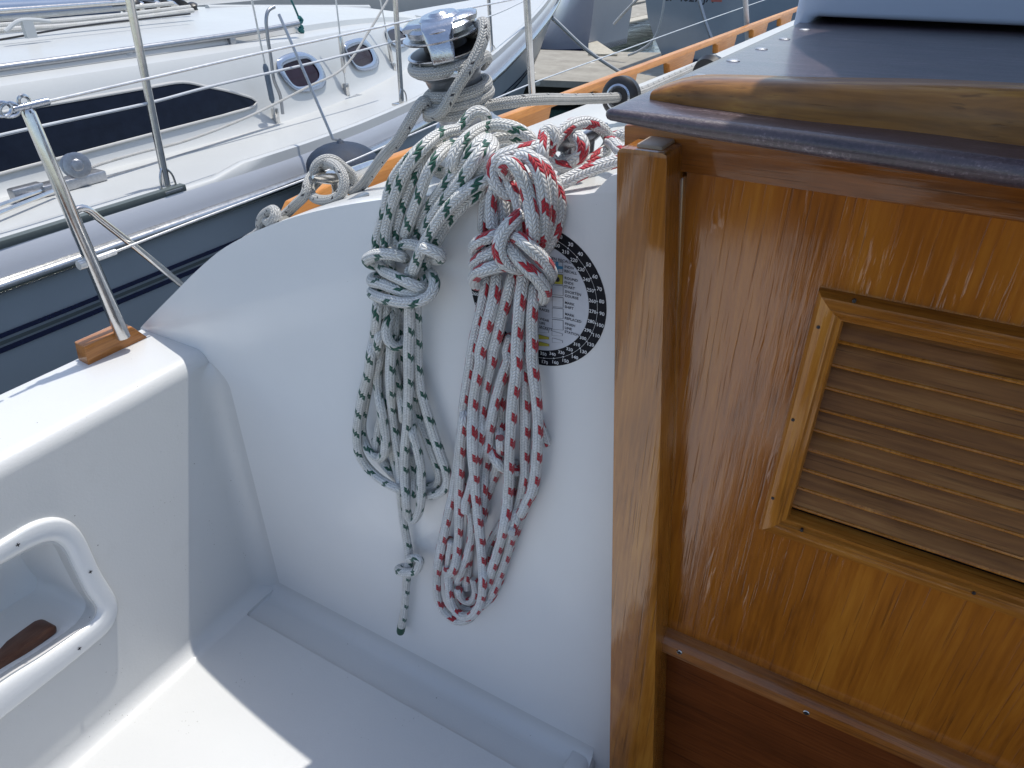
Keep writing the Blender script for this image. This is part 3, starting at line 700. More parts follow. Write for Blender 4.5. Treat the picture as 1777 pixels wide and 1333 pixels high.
# stripper arm and cap on top: a broad plate with a leg dropping at the front
e1 = RT - ax * np.dot(RT, ax); e1 /= np.linalg.norm(e1); e2 = np.cross(ax, e1)
def wl(u, v_, h): return W0 + e1 * u + e2 * v_ + ax * (h * hs)
mb = MB()
def plate(loop, h0, h1, sh=0.9):
    a = [wl(u, v_, h0) for u, v_ in loop]; b = [wl(u, v_, h1) for u, v_ in loop]; c_ = [wl(u * sh, v_ * sh, h1 + 0.02) for u, v_ in loop]
    n_ = len(loop); mb.loft([a, b, c_], close_u=True, cap=True)
capl = [(0.037 * math.cos(t), 0.037 * math.sin(t)) for t in np.linspace(0, 2 * math.pi, 32, endpoint=False)]
plate([(q[0] * 1.08, q[1] * 1.08) for q in capl], 0.925, 0.965)
plate([(-0.043, -0.012), (-0.043, 0.012), (-0.02, 0.022), (0.02, 0.022), (0.043, 0.012), (0.043, -0.012), (0.02, -0.022), (-0.02, -0.022)], 0.965, 0.995, 0.86)
plate([(0.024 * math.cos(t), 0.024 * math.sin(t)) for t in np.linspace(0, 2 * math.pi, 28, endpoint=False)], 1.0, 1.018, 0.85)
plate([(0.013 * math.cos(t), 0.013 * math.sin(t)) for t in np.linspace(0, 2 * math.pi, 20, endpoint=False)], 1.03, 1.035, 0.7)
mb.build('winch_cap', 'chrome', winch, ang=35)
mb = MB()
lw = 0.013
sec = [(-0.026, -0.030, 0.985), (-0.036, -0.036, 0.93), (-0.044, -0.044, 0.86), (-0.0475, -0.0475, 0.78)]
rows_ = []
for v1, v2, h in [(-0.018, 0, 1.03), (-0.034, 0, 1.0), (-0.043, 0, 0.93), (-0.050, 0, 0.85), (-0.052, 0, 0.76), (-0.047, 0, 0.75), (-0.045, 0, 0.85), (-0.036, 0, 0.93), (-0.018, 0, 0.96)]:
    wdt = lw * (1.5 if h > 0.95 else 1.0)
    rows_.append([wl(-wdt, v1, h), wl(wdt, v1, h)])
mb.loft([[r_[0] for r_ in rows_], [r_[1] for r_ in rows_]], close_u=True, cap=True)
mb.build('stripper_arm', 'chrome', winch, bevel=0.003, seg=3)
mb = MB(); c0 = wl(0.004, -0.0435, 0.665); mb.box((c0[0] - 0.012, c0[1] - 0.004, c0[2] - 0.004), (c0[0] + 0.012, c0[1] + 0.004, c0[2] + 0.004)); mb.build('drum_key', 'chrome', winch, bevel=0.002)

# ---- cleats
def horn_cleat(ca, cb, r, deck_z, nm='cleat', mat='cleat', lab=None):
    ca = np.array(ca); cb = np.array(cb); mb = MB(); n_ = 18
    pts = [ca + (cb - ca) * t for t in np.linspace(0, 1, n_)]
    rads = [r * (0.25 + 0.75 * math.sin(math.pi * min(1, max(0, t * 0.5 + 0.0) * 2)) ** 0.5) if 0 < t < 1 else r * 0.2 for t in np.linspace(0, 1, n_)]
    up_ = [p + np.array([0, 0, 0.010 * abs(2 * t - 1) ** 1.5]) for p, t in zip(pts, np.linspace(0, 1, n_))]
    mb.tube(up_, rads, 18, flat=0.75)
    c_ = (ca + cb) / 2; dv = (cb - ca) * 0.16
    for s_ in (-1, 1):
        p = c_ + dv * s_
        mb.tube([p, p + np.array([0, 0, (deck_z - p[2]) * 0.6]), (p[0], p[1], deck_z - 0.002)], [r * 0.8, r * 0.75, r * 1.1], 14)
    o = mb.build(nm, mat, boat)
    if lab: o['label'] = lab
    return o
horn_cleat(onY(950, 265, 0.655), onY(1052, 232, 0.745), 0.0105, -0.215, lab='grey horn cleat wrapped by the red flecked rope')
CL = onY(545, 320, 0.70); CR = onY(655, 292, 0.86)
horn_cleat(CL, CR, 0.013, CL[2] - 0.035, mat='steel', lab='grey horn cleat holding the black flecked rope at the deck edge')
# flat plate below that cleat
q0 = onY(535, 371, 0.665); q1 = onY(640, 336, 0.665)
mb = MB(); mb.prism([onY(532, 369, 0.66), onY(590, 352, 0.66), onY(640, 333, 0.66), onY(642, 340, 0.66), onY(592, 361, 0.66), onY(540, 376, 0.66)],
                    [p + np.array([-0.05, 0.05, -0.02]) for p in [onY(532, 369, 0.66), onY(590, 352, 0.66), onY(640, 333, 0.66), onY(642, 340, 0.66), onY(592, 361, 0.66), onY(540, 376, 0.66)]])
mb.build('cleat_plate', 'alu', boat, bevel=0.002)

# ---- round sailing decal on the bulkhead
DC = np.array([-0.3255, Y0, -0.3315]); DR = 0.083
def ringn():
    n = N('black_worn_decal'); v = n.coord()
    sc = n.noise(n.coord((2.2, 1, 0.35)), 210, 4, 0.7)
    tc = n.new('ShaderNodeTexCoord'); sp = n.new('ShaderNodeSeparateXYZ'); n.link(tc.outputs['Object'], sp.inputs[0])
    side = n.step(sp.outputs[0], DC[0] + 0.068, DC[0] + 0.086)
    zz = n.step(n.math('ABSOLUTE', n.math('ADD', sp.outputs[2], -float(DC[2]) + 0.016)), 0.045, 0.02)
    f = n.math('GREATER_THAN', n.math('ADD', n.math('MULTIPLY', n.math('MULTIPLY', side, zz), 0.55), n.math('MULTIPLY', sc, 0.8)), 0.92)
    n.set(Base_Color=n.mix(f, (0.006, 0.007, 0.012), (0.60, 0.62, 0.65)), Roughness=0.6, Specular_IOR_Level=0.2); return n.m
MT['decalk'] = ringn()
MT['decalw'] = plain('pale_decal_face', (0.55, 0.57, 0.62), 0.4, var=0.08, sc=60)
MT['ink'] = plain('black_ink', (0.02, 0.02, 0.03), 0.5)
MT['inkw'] = plain('white_ink', (0.75, 0.76, 0.78), 0.5)
MT['inky'] = plain('yellow_ink', (0.50, 0.44, 0.06), 0.5)
MT['inkb'] = plain('blue_ink', (0.05, 0.24, 0.42), 0.5)
def disc(r, y, n_=96, r_in=0): 
    return [(DC[0] + r * math.sin(2 * math.pi * i / n_), y, DC[2] + r * math.cos(2 * math.pi * i / n_)) for i in range(n_)]
mb = MB(); mb.loft([disc(0.0001, Y0 - 0.0006), disc(DR, Y0 - 0.0006), disc(DR, Y0 + 0.001)], close_u=True)
decal = mb.build('flag_decal', 'decalk', boat, smooth=False); decal['label'] = 'round black and white race signal decal with compass degrees and flag symbols'
mb = MB(); mb.loft([disc(0.0001, Y0 - 0.0010), disc(0.0635, Y0 - 0.0010), disc(0.0635, Y0 - 0.0004)], close_u=True); mb.build('decal_face', 'decalw', decal, smooth=False)
def text_mesh(mbt, s, x, z, size, y, mi=0, align='CENTER'):
    cu = bpy.data.curves.new('t', 'FONT'); cu.body = s; cu.size = size; cu.align_x = align; cu.align_y = 'CENTER'; cu.resolution_u = 2; cu.offset = size * 0.018
    ob = bpy.data.objects.new('t', cu); COL.objects.link(ob); dg = bpy.context.evaluated_depsgraph_get()
    me = bpy.data.meshes.new_from_object(ob.evaluated_get(dg))
    vs = [(x + v.co.x, y, z + v.co.y) for v in me.vertices]; fs = [tuple(p.vertices) for p in me.polygons]
    mbt.add(vs, fs, mi=mi); bpy.data.objects.remove(ob); bpy.data.curves.remove(cu); bpy.data.meshes.remove(me)
tm = MB(); yt = Y0 - 0.0013
for k in range(36):
    bdeg = (k + 1) * 10; a = R(bdeg)
    lab_o = bdeg if bdeg <= 360 else bdeg - 360; lab_i = (bdeg + 180 - 1) % 360 + 1
    ro, ri, rm = 0.0785, 0.0680, 0.0733
    text_mesh(tm, str(lab_o), DC[0] + ro * math.sin(a), DC[2] + ro * math.cos(a), 0.0058, yt)
    text_mesh(tm, str(lab_i), DC[0] + ri * math.sin(a), DC[2] + ri * math.cos(a), 0.0054, yt)
    c = (DC[0] + rm * math.sin(a), DC[2] + rm * math.cos(a)); s_ = 0.0011
    tm.add([(c[0] - s_, yt, c[1]), (c[0], yt, c[1] - s_), (c[0] + s_, yt, c[1]), (c[0], yt, c[1] + s_)], [(0, 1, 2, 3)])
n_ = 120; rr_ = [[(DC[0] + r_ * math.sin(2 * math.pi * i / n_), yt, DC[2] + r_ * math.cos(2 * math.pi * i / n_)) for i in range(n_)] for r_ in (0.0731, 0.0734)]
tm.loft(rr_, close_u=True)
tm.build('degree_numbers', 'inkw', decal, smooth=False)
tm = MB(); tk = MB()
def P2(x, y): q = onY(780 + x / 5.0, 380 + y / 5.0, Y0); return q[0], q[2]
def txt(s, x, y, size=0.0042):
    X, Z = P2(x, y)
    for i, l in enumerate(s.split('\n')): text_mesh(tm, l, X, Z - i * size * 1.15, size, yt, 0, 'LEFT')
txt('GEN RECALL', 870, 335, 0.0044); txt('INDIV\nRECALL', 1002, 410); txt('ROUND\nENDS\nSTART', 1003, 508); txt('SHORTEN\nCOURSE', 1006, 625)
txt('MARK\nSHIFT', 1005, 722); txt('MARK\nREPLACED', 1005, 820); txt('FINISH\nLINE\nSTATION', 1006, 905); txt('MEN\nRACES', 785, 742); txt('WEAR\nLIFE\nJACKETS', 786, 862)
txt('POSTPONE', 640, 430); txt('ON SHORE', 640, 520)
tm.build('lettering', 'ink', decal, smooth=False)
def quad(mbq, pts, mi, off=0.0): mbq.add([(X, yt + off, Z) for X, Z in pts], [tuple(range(len(pts)))], mi=mi)
def sq(x0, y0, x1, y1, mi, border=True):
    a, b, c_, d_ = P2(x0, y0), P2(x1, y0 + (x1 - x0) * 0.10), P2(x1, y1 + (x1 - x0) * 0.10), P2(x0, y1)
    if border: quad(tk, [a, b, c_, d_], 0)
    cx_, cz_ = (a[0] + c_[0]) / 2, (a[1] + c_[1]) / 2
    k = 0.93
    quad(tk, [(cx_ + (p[0] - cx_) * k, cz_ + (p[1] - cz_) * k) for p in (a, b, c_, d_)], mi, -0.0002)
    return a, b, c_, d_
a, b, c_, d_ = sq(890, 362, 990, 455, 1)
mx = lambda p, q, t: (p[0] + (q[0] - p[0]) * t, p[1] + (q[1] - p[1]) * t)
quad(tk, [mx(a, b, .36), mx(a, b, .62), mx(d_, c_, .62), mx(d_, c_, .36)], 3, -0.0004); quad(tk, [mx(a, d_, .38), mx(b, c_, .38), mx(b, c_, .64), mx(a, d_, .64)], 3, -0.00045)
a, b, c_, d_ = sq(892, 470, 990, 557, 2)
cx_, cz_ = (a[0] + c_[0]) / 2, (a[1] + c_[1]) / 2
quad(tk, [(cx_ + 0.0030 * math.cos(t), cz_ + 0.0030 * math.sin(t)) for t in np.linspace(0, 2 * math.pi, 24, endpoint=False)], 0, -0.0005)
for y0 in (565, 668, 765, 865): sq(895, y0, 993, y0 + 88, 1)
sq(700, 840, 775, 915, 2)
def penn(x, y, mi):
    p = [P2(x, y), P2(x + 93, y + 26), P2(x + 93, y + 46), P2(x, y + 42)]; quad(tk, p, 0)
    cx_ = sum(q[0] for q in p) / 4; cz_ = sum(q[1] for q in p) / 4
    quad(tk, [(cx_ + (q[0] - cx_) * 0.93, cz_ + (q[1] - cz_) * 0.88) for q in p], mi, -0.0002)
penn(774, 938, 1); penn(776, 996, 2); penn(778, 1056, 2); penn(893, 966, 1); penn(895, 1026, 1)
tk.build('flag_symbols', ['ink', 'decalw', 'inky', 'inkb'], decal, smooth=False)

# ================================================================== ROPES
RAD = 0.0069
def A(l): return [(600 + q[0] / 5.0, 180 + q[1] / 5.0, *q[2:]) for q in l]
def B(l): return [(600 + q[0] / 5.0, 380 + q[1] / 5.0, *q[2:]) for q in l]
def C(l): return [(600 + q[0] / 5.0, 600 + q[1] / 5.0, *q[2:]) for q in l]
def D(l): return [(600 + q[0] / 5.0, 840 + q[1] / 5.0, *q[2:]) for q in l]
def Ee(l): return [(800 + q[0] / 5.0, 180 + q[1] / 5.0, *q[2:]) for q in l]
def Ff(l): return [(780 + q[0] / 5.0, 380 + q[1] / 5.0, *q[2:]) for q in l]
def Wc(l): return [(620 + q[0] / 5.0, 0 + q[1] / 5.0, *q[2:]) for q in l]
def lay(pts, base):
    """fill the layer value: points without one take the strand's; returns (x, y, Y)"""
    return [(q[0], q[1], Y0 - 0.0085 - 0.0125 * (q[2] if len(q) > 2 else base)) for q in pts]

def relax(strands, rad, iters=26, step=0.0055, clamp=True):
    pts = []; sid = []; arc_ = []; prio = []
    for k, (s, base) in enumerate(strands):
        P3 = [onY(x, y, Yv) for x, y, Yv in lay(s, base)]
        c_ = catmull(P3, step); L = 0
        for i, q in enumerate(c_):
            if i: L += np.linalg.norm(c_[i] - c_[i - 1])
            pts.append(q); sid.append(k); arc_.append(L)
    P = np.array(pts); sid = np.array(sid); arc_ = np.array(arc_); n = len(P)
    dirs = P / P[:, 1:2]          # moving along the sight line in Y
    Yv = P[:, 1].copy(); Yor = Yv.copy()
    for it in range(iters):
        P = dirs * Yv[:, None]; push = np.zeros(n); cnt = np.zeros(n)
        for k0 in range(0, n, 800):
            a = P[k0:k0 + 800]; d2 = ((a[:, None, :] - P[None, :, :]) ** 2).sum(2)
            same = (sid[k0:k0 + 800, None] == sid[None, :]) & (np.abs(arc_[k0:k0 + 800, None] - arc_[None, :]) < rad * 5)
            hit = (d2 < (2 * rad * 0.97) ** 2) & ~same
            ii, jj = np.nonzero(hit)
            if len(ii) == 0: continue
            dd = np.sqrt(d2[ii, jj]); sgn = np.sign(Yor[k0 + ii] - Yor[jj]); sgn[sgn == 0] = np.where(sid[k0 + ii] > sid[jj], -1, 1)[sgn == 0]
            amt = (2 * rad * 0.97 - dd) * 0.5 * sgn
            np.add.at(push, k0 + ii, amt); np.add.at(cnt, k0 + ii, 1)
        mk = cnt > 0; Yv[mk] += push[mk] / np.maximum(1, cnt[mk]) * 1.1
        if clamp:
            P = dirs * Yv[:, None]
            tz = np.interp(P[:, 0], [q[0] for q in TOPs], [q[2] for q in TOPs])
            inside = P[:, 2] < tz + rad * 0.3
            Yv = np.where(inside, np.minimum(Yv, Y0 - rad * 1.02), Yv)
        for k in range(len(strands)):
            idx = np.nonzero(sid == k)[0]
            if len(idx) > 4:
                y = Yv[idx]; ys_ = y.copy(); ys_[1:-1] = 0.25 * y[:-2] + 0.5 * y[1:-1] + 0.25 * y[2:]; Yv[idx] = ys_
    P = dirs * Yv[:, None]
    return [[P[i] for i in np.nonzero(sid == k)[0]] for k in range(len(strands))]

def rope_object(name, strands, rad, mat, label, cat='rope', sides=16, extra=None):
    res = relax(strands, rad); mb = MB(); v0 = 0
    for s in res:
        sm = catmull(s, 0.003)
        P = np.array(sm)
        for _ in range(2): P[1:-1] = 0.25 * P[:-2] + 0.5 * P[1:-1] + 0.25 * P[2:]
        rr = [rad * (0.97 + 0.05 * math.sin(i * 0.11 + v0 * 40)) for i in range(len(P))]
        rr[0] = rad * 0.6; rr[-1] = rad * 0.6
        v0 = mb.tube(list(P), rr, sides, v0 + 0.0137)
    o = mb.build(name, mat)
    tag(o, label, cat); return o, res

green = [
 # behind / left pair
 (A([(268, 1290), (275, 1170), (310, 1060), (345, 930), (372, 790), (415, 660), (495, 540), (600, 430, 0), (700, 345, -1.5), (800, 285, -4), (880, 260, -6)]), 0.3),
 (A([(345, 1240), (350, 1110), (385, 940), (435, 790), (490, 645), (565, 510), (660, 395, 1), (765, 300, -1), (880, 242, -3), (985, 222, -4.5), (1040, 150, -5), (1095, 85, -5), (1160, 60, -5.3), (1210, 95, -6), (1225, 150, -7)]), 1.6),
 (A([(440, 1230), (445, 1100), (495, 910), (560, 730), (615, 610), (665, 500), (750, 380, -2), (850, 330, -3.5)]), 0.9),
 (A([(515, 1150), (545, 1050), (600, 900), (650, 765), (700, 620), (765, 505), (840, 420, -0.5), (910, 370, -2), (980, 345, -4)]), 1.4),
 (A([(800, 580, -1), (850, 610, -0.5), (905, 590, 0), (915, 540, 1), (935, 450, 1), (1000, 350, 0), (1090, 265, -1.5), (1195, 212, -3), (1330, 185, -4.2), (1450, 207, -4.6), (1555, 262, -4.6), (1625, 335, -4.2), (1600, 375, -5)]), 0),
 (A([(1590, 350, -6), (1500, 290, -6), (1385, 285, -5.5), (1275, 320, -5), (1200, 400, -4.5), (1130, 480, -3.5)]), -4),
 (A([(1560, 400, -7), (1470, 370, -7.4), (1400, 350, -7.4), (1330, 390, -7)]), -6),
 (A([(610, 1190, 0.3), (640, 1060, 0.4), (690, 950), (765, 835), (850, 725), (935, 620), (1010, 520), (1090, 420, 0), (1170, 330, -1.5), (1225, 290, -3)]), 0.6),
 (A([(680, 1130, 0.6), (730, 1010), (800, 915), (880, 812), (965, 715), (1050, 600), (1115, 500), (1180, 420, 0.5), (1235, 350, -1), (1240, 300, -2)]), 1.3),
 (A([(1090, 640, 0), (1160, 590), (1215, 520), (1255, 440), (1278, 380, -0.8), (1265, 330, -2.5)]), 0.6),
 (A([(560, 1520, 1), (600, 1410, 1.4), (645, 1290, 2.4), (700, 1180, 2.6), (775, 1065, 2.5), (860, 940, 2.4), (950, 845, 2.2), (1060, 752, 1.8), (1160, 690, 1.0), (1260, 652, 0.2), (1330, 640, -1)]), 2),
 (A([(650, 1500, 0.4), (720, 1340, 0.8), (790, 1190, 1.1), (860, 1070), (940, 960), (1040, 862), (1130, 795), (1210, 730, 0.3), (1300, 690, -0.5)]), 1.1),
 # knot
 (B([(520, 350, 0.5), (470, 322, 2.6), (390, 305, 3.0), (290, 308, 2.9), (210, 335, 2.2), (185, 368, 1.4), (230, 398, 1.2), (330, 400, 0.6), (420, 390, 0)]), 2.5),
 (B([(480, 262, 1.5), (500, 225, 2.1), (570, 222, 2.2), (640, 240, 1.8), (720, 265, 3.2), (790, 292, 3.0), (825, 332, 2.0), (780, 352, 1.0), (700, 330, 0)]), 2),
 (B([(290, 400, 1), (330, 455, 2.2), (400, 488, 2.8), (490, 530, 3.1), (580, 572, 3.1), (660, 598, 2.6), (700, 560, 1.6), (690, 500, 0.6)]), 3),
 (B([(300, 500, 0.6), (230, 505, 1.4), (225, 545, 2.2), (310, 565, 2.9), (420, 605, 3.2), (520, 635, 3.2), (640, 640, 2.6), (720, 610, 1.6)]), 3),
 (B([(330, 610, 0.6), (245, 612, 1.5), (225, 640, 2.3), (290, 680, 3.2), (400, 710, 3.8), (520, 730, 3.9), (640, 715, 3.6), (735, 660, 3.1), (770, 580, 2.3), (755, 500, 1.2), (700, 450, 0.3)]), 3.5),
 (B([(275, 290), (285, 400), (310, 450), (340, 540), (330, 640)]), 0.1),
 (B([(345, 240, 1), (370, 330, 1), (390, 430, 0.8), (400, 560, 0.6), (380, 700, 0.5)]), 0.8),
 (B([(560, 450, 1.2), (540, 540, 0.8), (540, 640, 0.7), (550, 760, 0.9)]), 0.8),
 (B([(650, 460), (610, 560), (600, 660), (605, 760)]), 0.2),
 # lower strands
 (B([(300, 660, 0.5), (275, 760), (262, 900), (240, 1060), (215, 1180)]) + C([(200, 220), (150, 400), (118, 560), (100, 680), (96, 790), (112, 920), (170, 1030), (260, 1125), (360, 1195), (450, 1240), (540, 1265, 0.2), (620, 1270, 0.1)]), 1.2),
 (B([(330, 660, 0.4), (340, 780), (310, 930), (290, 1020, 1.6), (255, 1180)]) + C([(225, 190), (185, 400), (158, 560), (140, 700), (165, 830, 0.5), (215, 930, 0.5), (270, 975, 0.9), (325, 950, 1.4), (345, 880, 1.6), (335, 700, 1.5), (305, 540), (280, 380), (275, 220), (300, 60), (325, -60)]) + B([(345, 960), (350, 830, 0.5), (350, 700, 0.3)]), 0.8),
 (B([(372, 700, 0), (365, 850, 0), (358, 1000, 0)]) + C([(355, -20), (350, 120), (352, 300), (345, 450), (310, 620), (285, 740), (270, 860), (262, 930)]), 0.1),
 (B([(440, 780, 0), (425, 900), (420, 1000)]) + C([(410, 40), (420, 220), (460, 380), (492, 520), (500, 650)]), 0.5),
 (B([(455, 760), (470, 900), (478, 1050)]) + C([(480, 30), (485, 200), (470, 330)]), 0.0),
 (B([(420, 700, 0.3), (410, 900, 0.4), (400, 1080, 0.6)]) + C([(390, 120), (388, 300), (395, 470), (408, 620), (428, 760), (450, 880), (470, 1000), (478, 1120), (470, 1240)]), 0.8),
 (B([(550, 690, 1.6), (550, 850), (550, 1000)]) + C([(545, 20), (547, 200), (545, 360), (538, 520), (532, 680), (518, 840), (508, 1000), (510, 1150), (518, 1280)]) + D([(522, 100), (528, 220), (545, 290), (578, 318, 1.6), (620, 270, 1.3), (645, 190, 1.0), (655, 90), (655, 0)]) + C([(655, 1100), (635, 960), (605, 840), (578, 740), (568, 640, 0.6), (556, 520, 0.1), (548, 400, 0.0), (546, 250, 0.0)]), 1.8),
 (B([(605, 700), (612, 850), (620, 1050)]) + C([(620, 60), (630, 240), (662, 430), (700, 560), (742, 700), (790, 850), (835, 980), (872, 1090), (880, 1180), (850, 1250), (780, 1290), (700, 1290, 0.2), (620, 1270, 0)]), 0.9),
 (C([(560, 200, 0), (574, 320, 0), (590, 420), (600, 520), (640, 640), (690, 760), (740, 900), (785, 1030), (812, 1120), (800, 1190), (745, 1225), (680, 1215), (600, 1200)]), 0.2),
 (C([(262, 800, 0), (270, 870, 0), (290, 930), (320, 1010), (380, 1080), (440, 1150), (500, 1200)]), 0.0),
 (C([(395, 480, 0), (398, 600, 0), (400, 700), (405, 850), (425, 1000), (455, 1120), (480, 1230)]), 0.1),
 (C([(555, 950), (580, 1080), (592, 1200)]) + D([(585, 60), (570, 110)]), 0.3),
 (B([(430, 800, 0.0), (370, 880, 1.0), (352, 980, 1.6), (372, 1060, 2.0), (430, 1110, 2.1), (490, 1090, 1.2), (500, 1020, 0.4)]), 1),
 # tail
 (C([(462, 880), (468, 1050), (475, 1220)]) + D([(482, 100), (490, 220), (505, 350), (528, 480), (545, 590), (550, 680, 0.8), (535, 770, 0.4), (525, 880), (518, 1000), (505, 1120), (482, 1240), (476, 1280)]), 0.5),
 (D([(540, 660, 0.8), (590, 640, 1.6), (640, 650, 1.6), (640, 700, 1.3), (600, 760, 1.6), (530, 770, 2.0), (465, 755, 1.6), (460, 730, 0.8), (520, 720, 0.2), (600, 700, 0.1)]), 1),
]
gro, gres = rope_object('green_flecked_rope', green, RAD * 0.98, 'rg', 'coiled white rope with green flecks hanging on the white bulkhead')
# whipping on the tail end
te = gres[-2]; mb = MB(); mb.tube([te[-1] + (te[-4] - te[-1]) * 1.2 * t_ - (te[-4] - te[-1]) * 0.15 for t_ in (0, 0.25, 0.5, 0.75, 1.0)], [RAD * 0.93, RAD * 1.05, RAD * 1.06, RAD * 1.06, RAD * 1.04], 16)
mb.build('whipping', 'tape', gro)

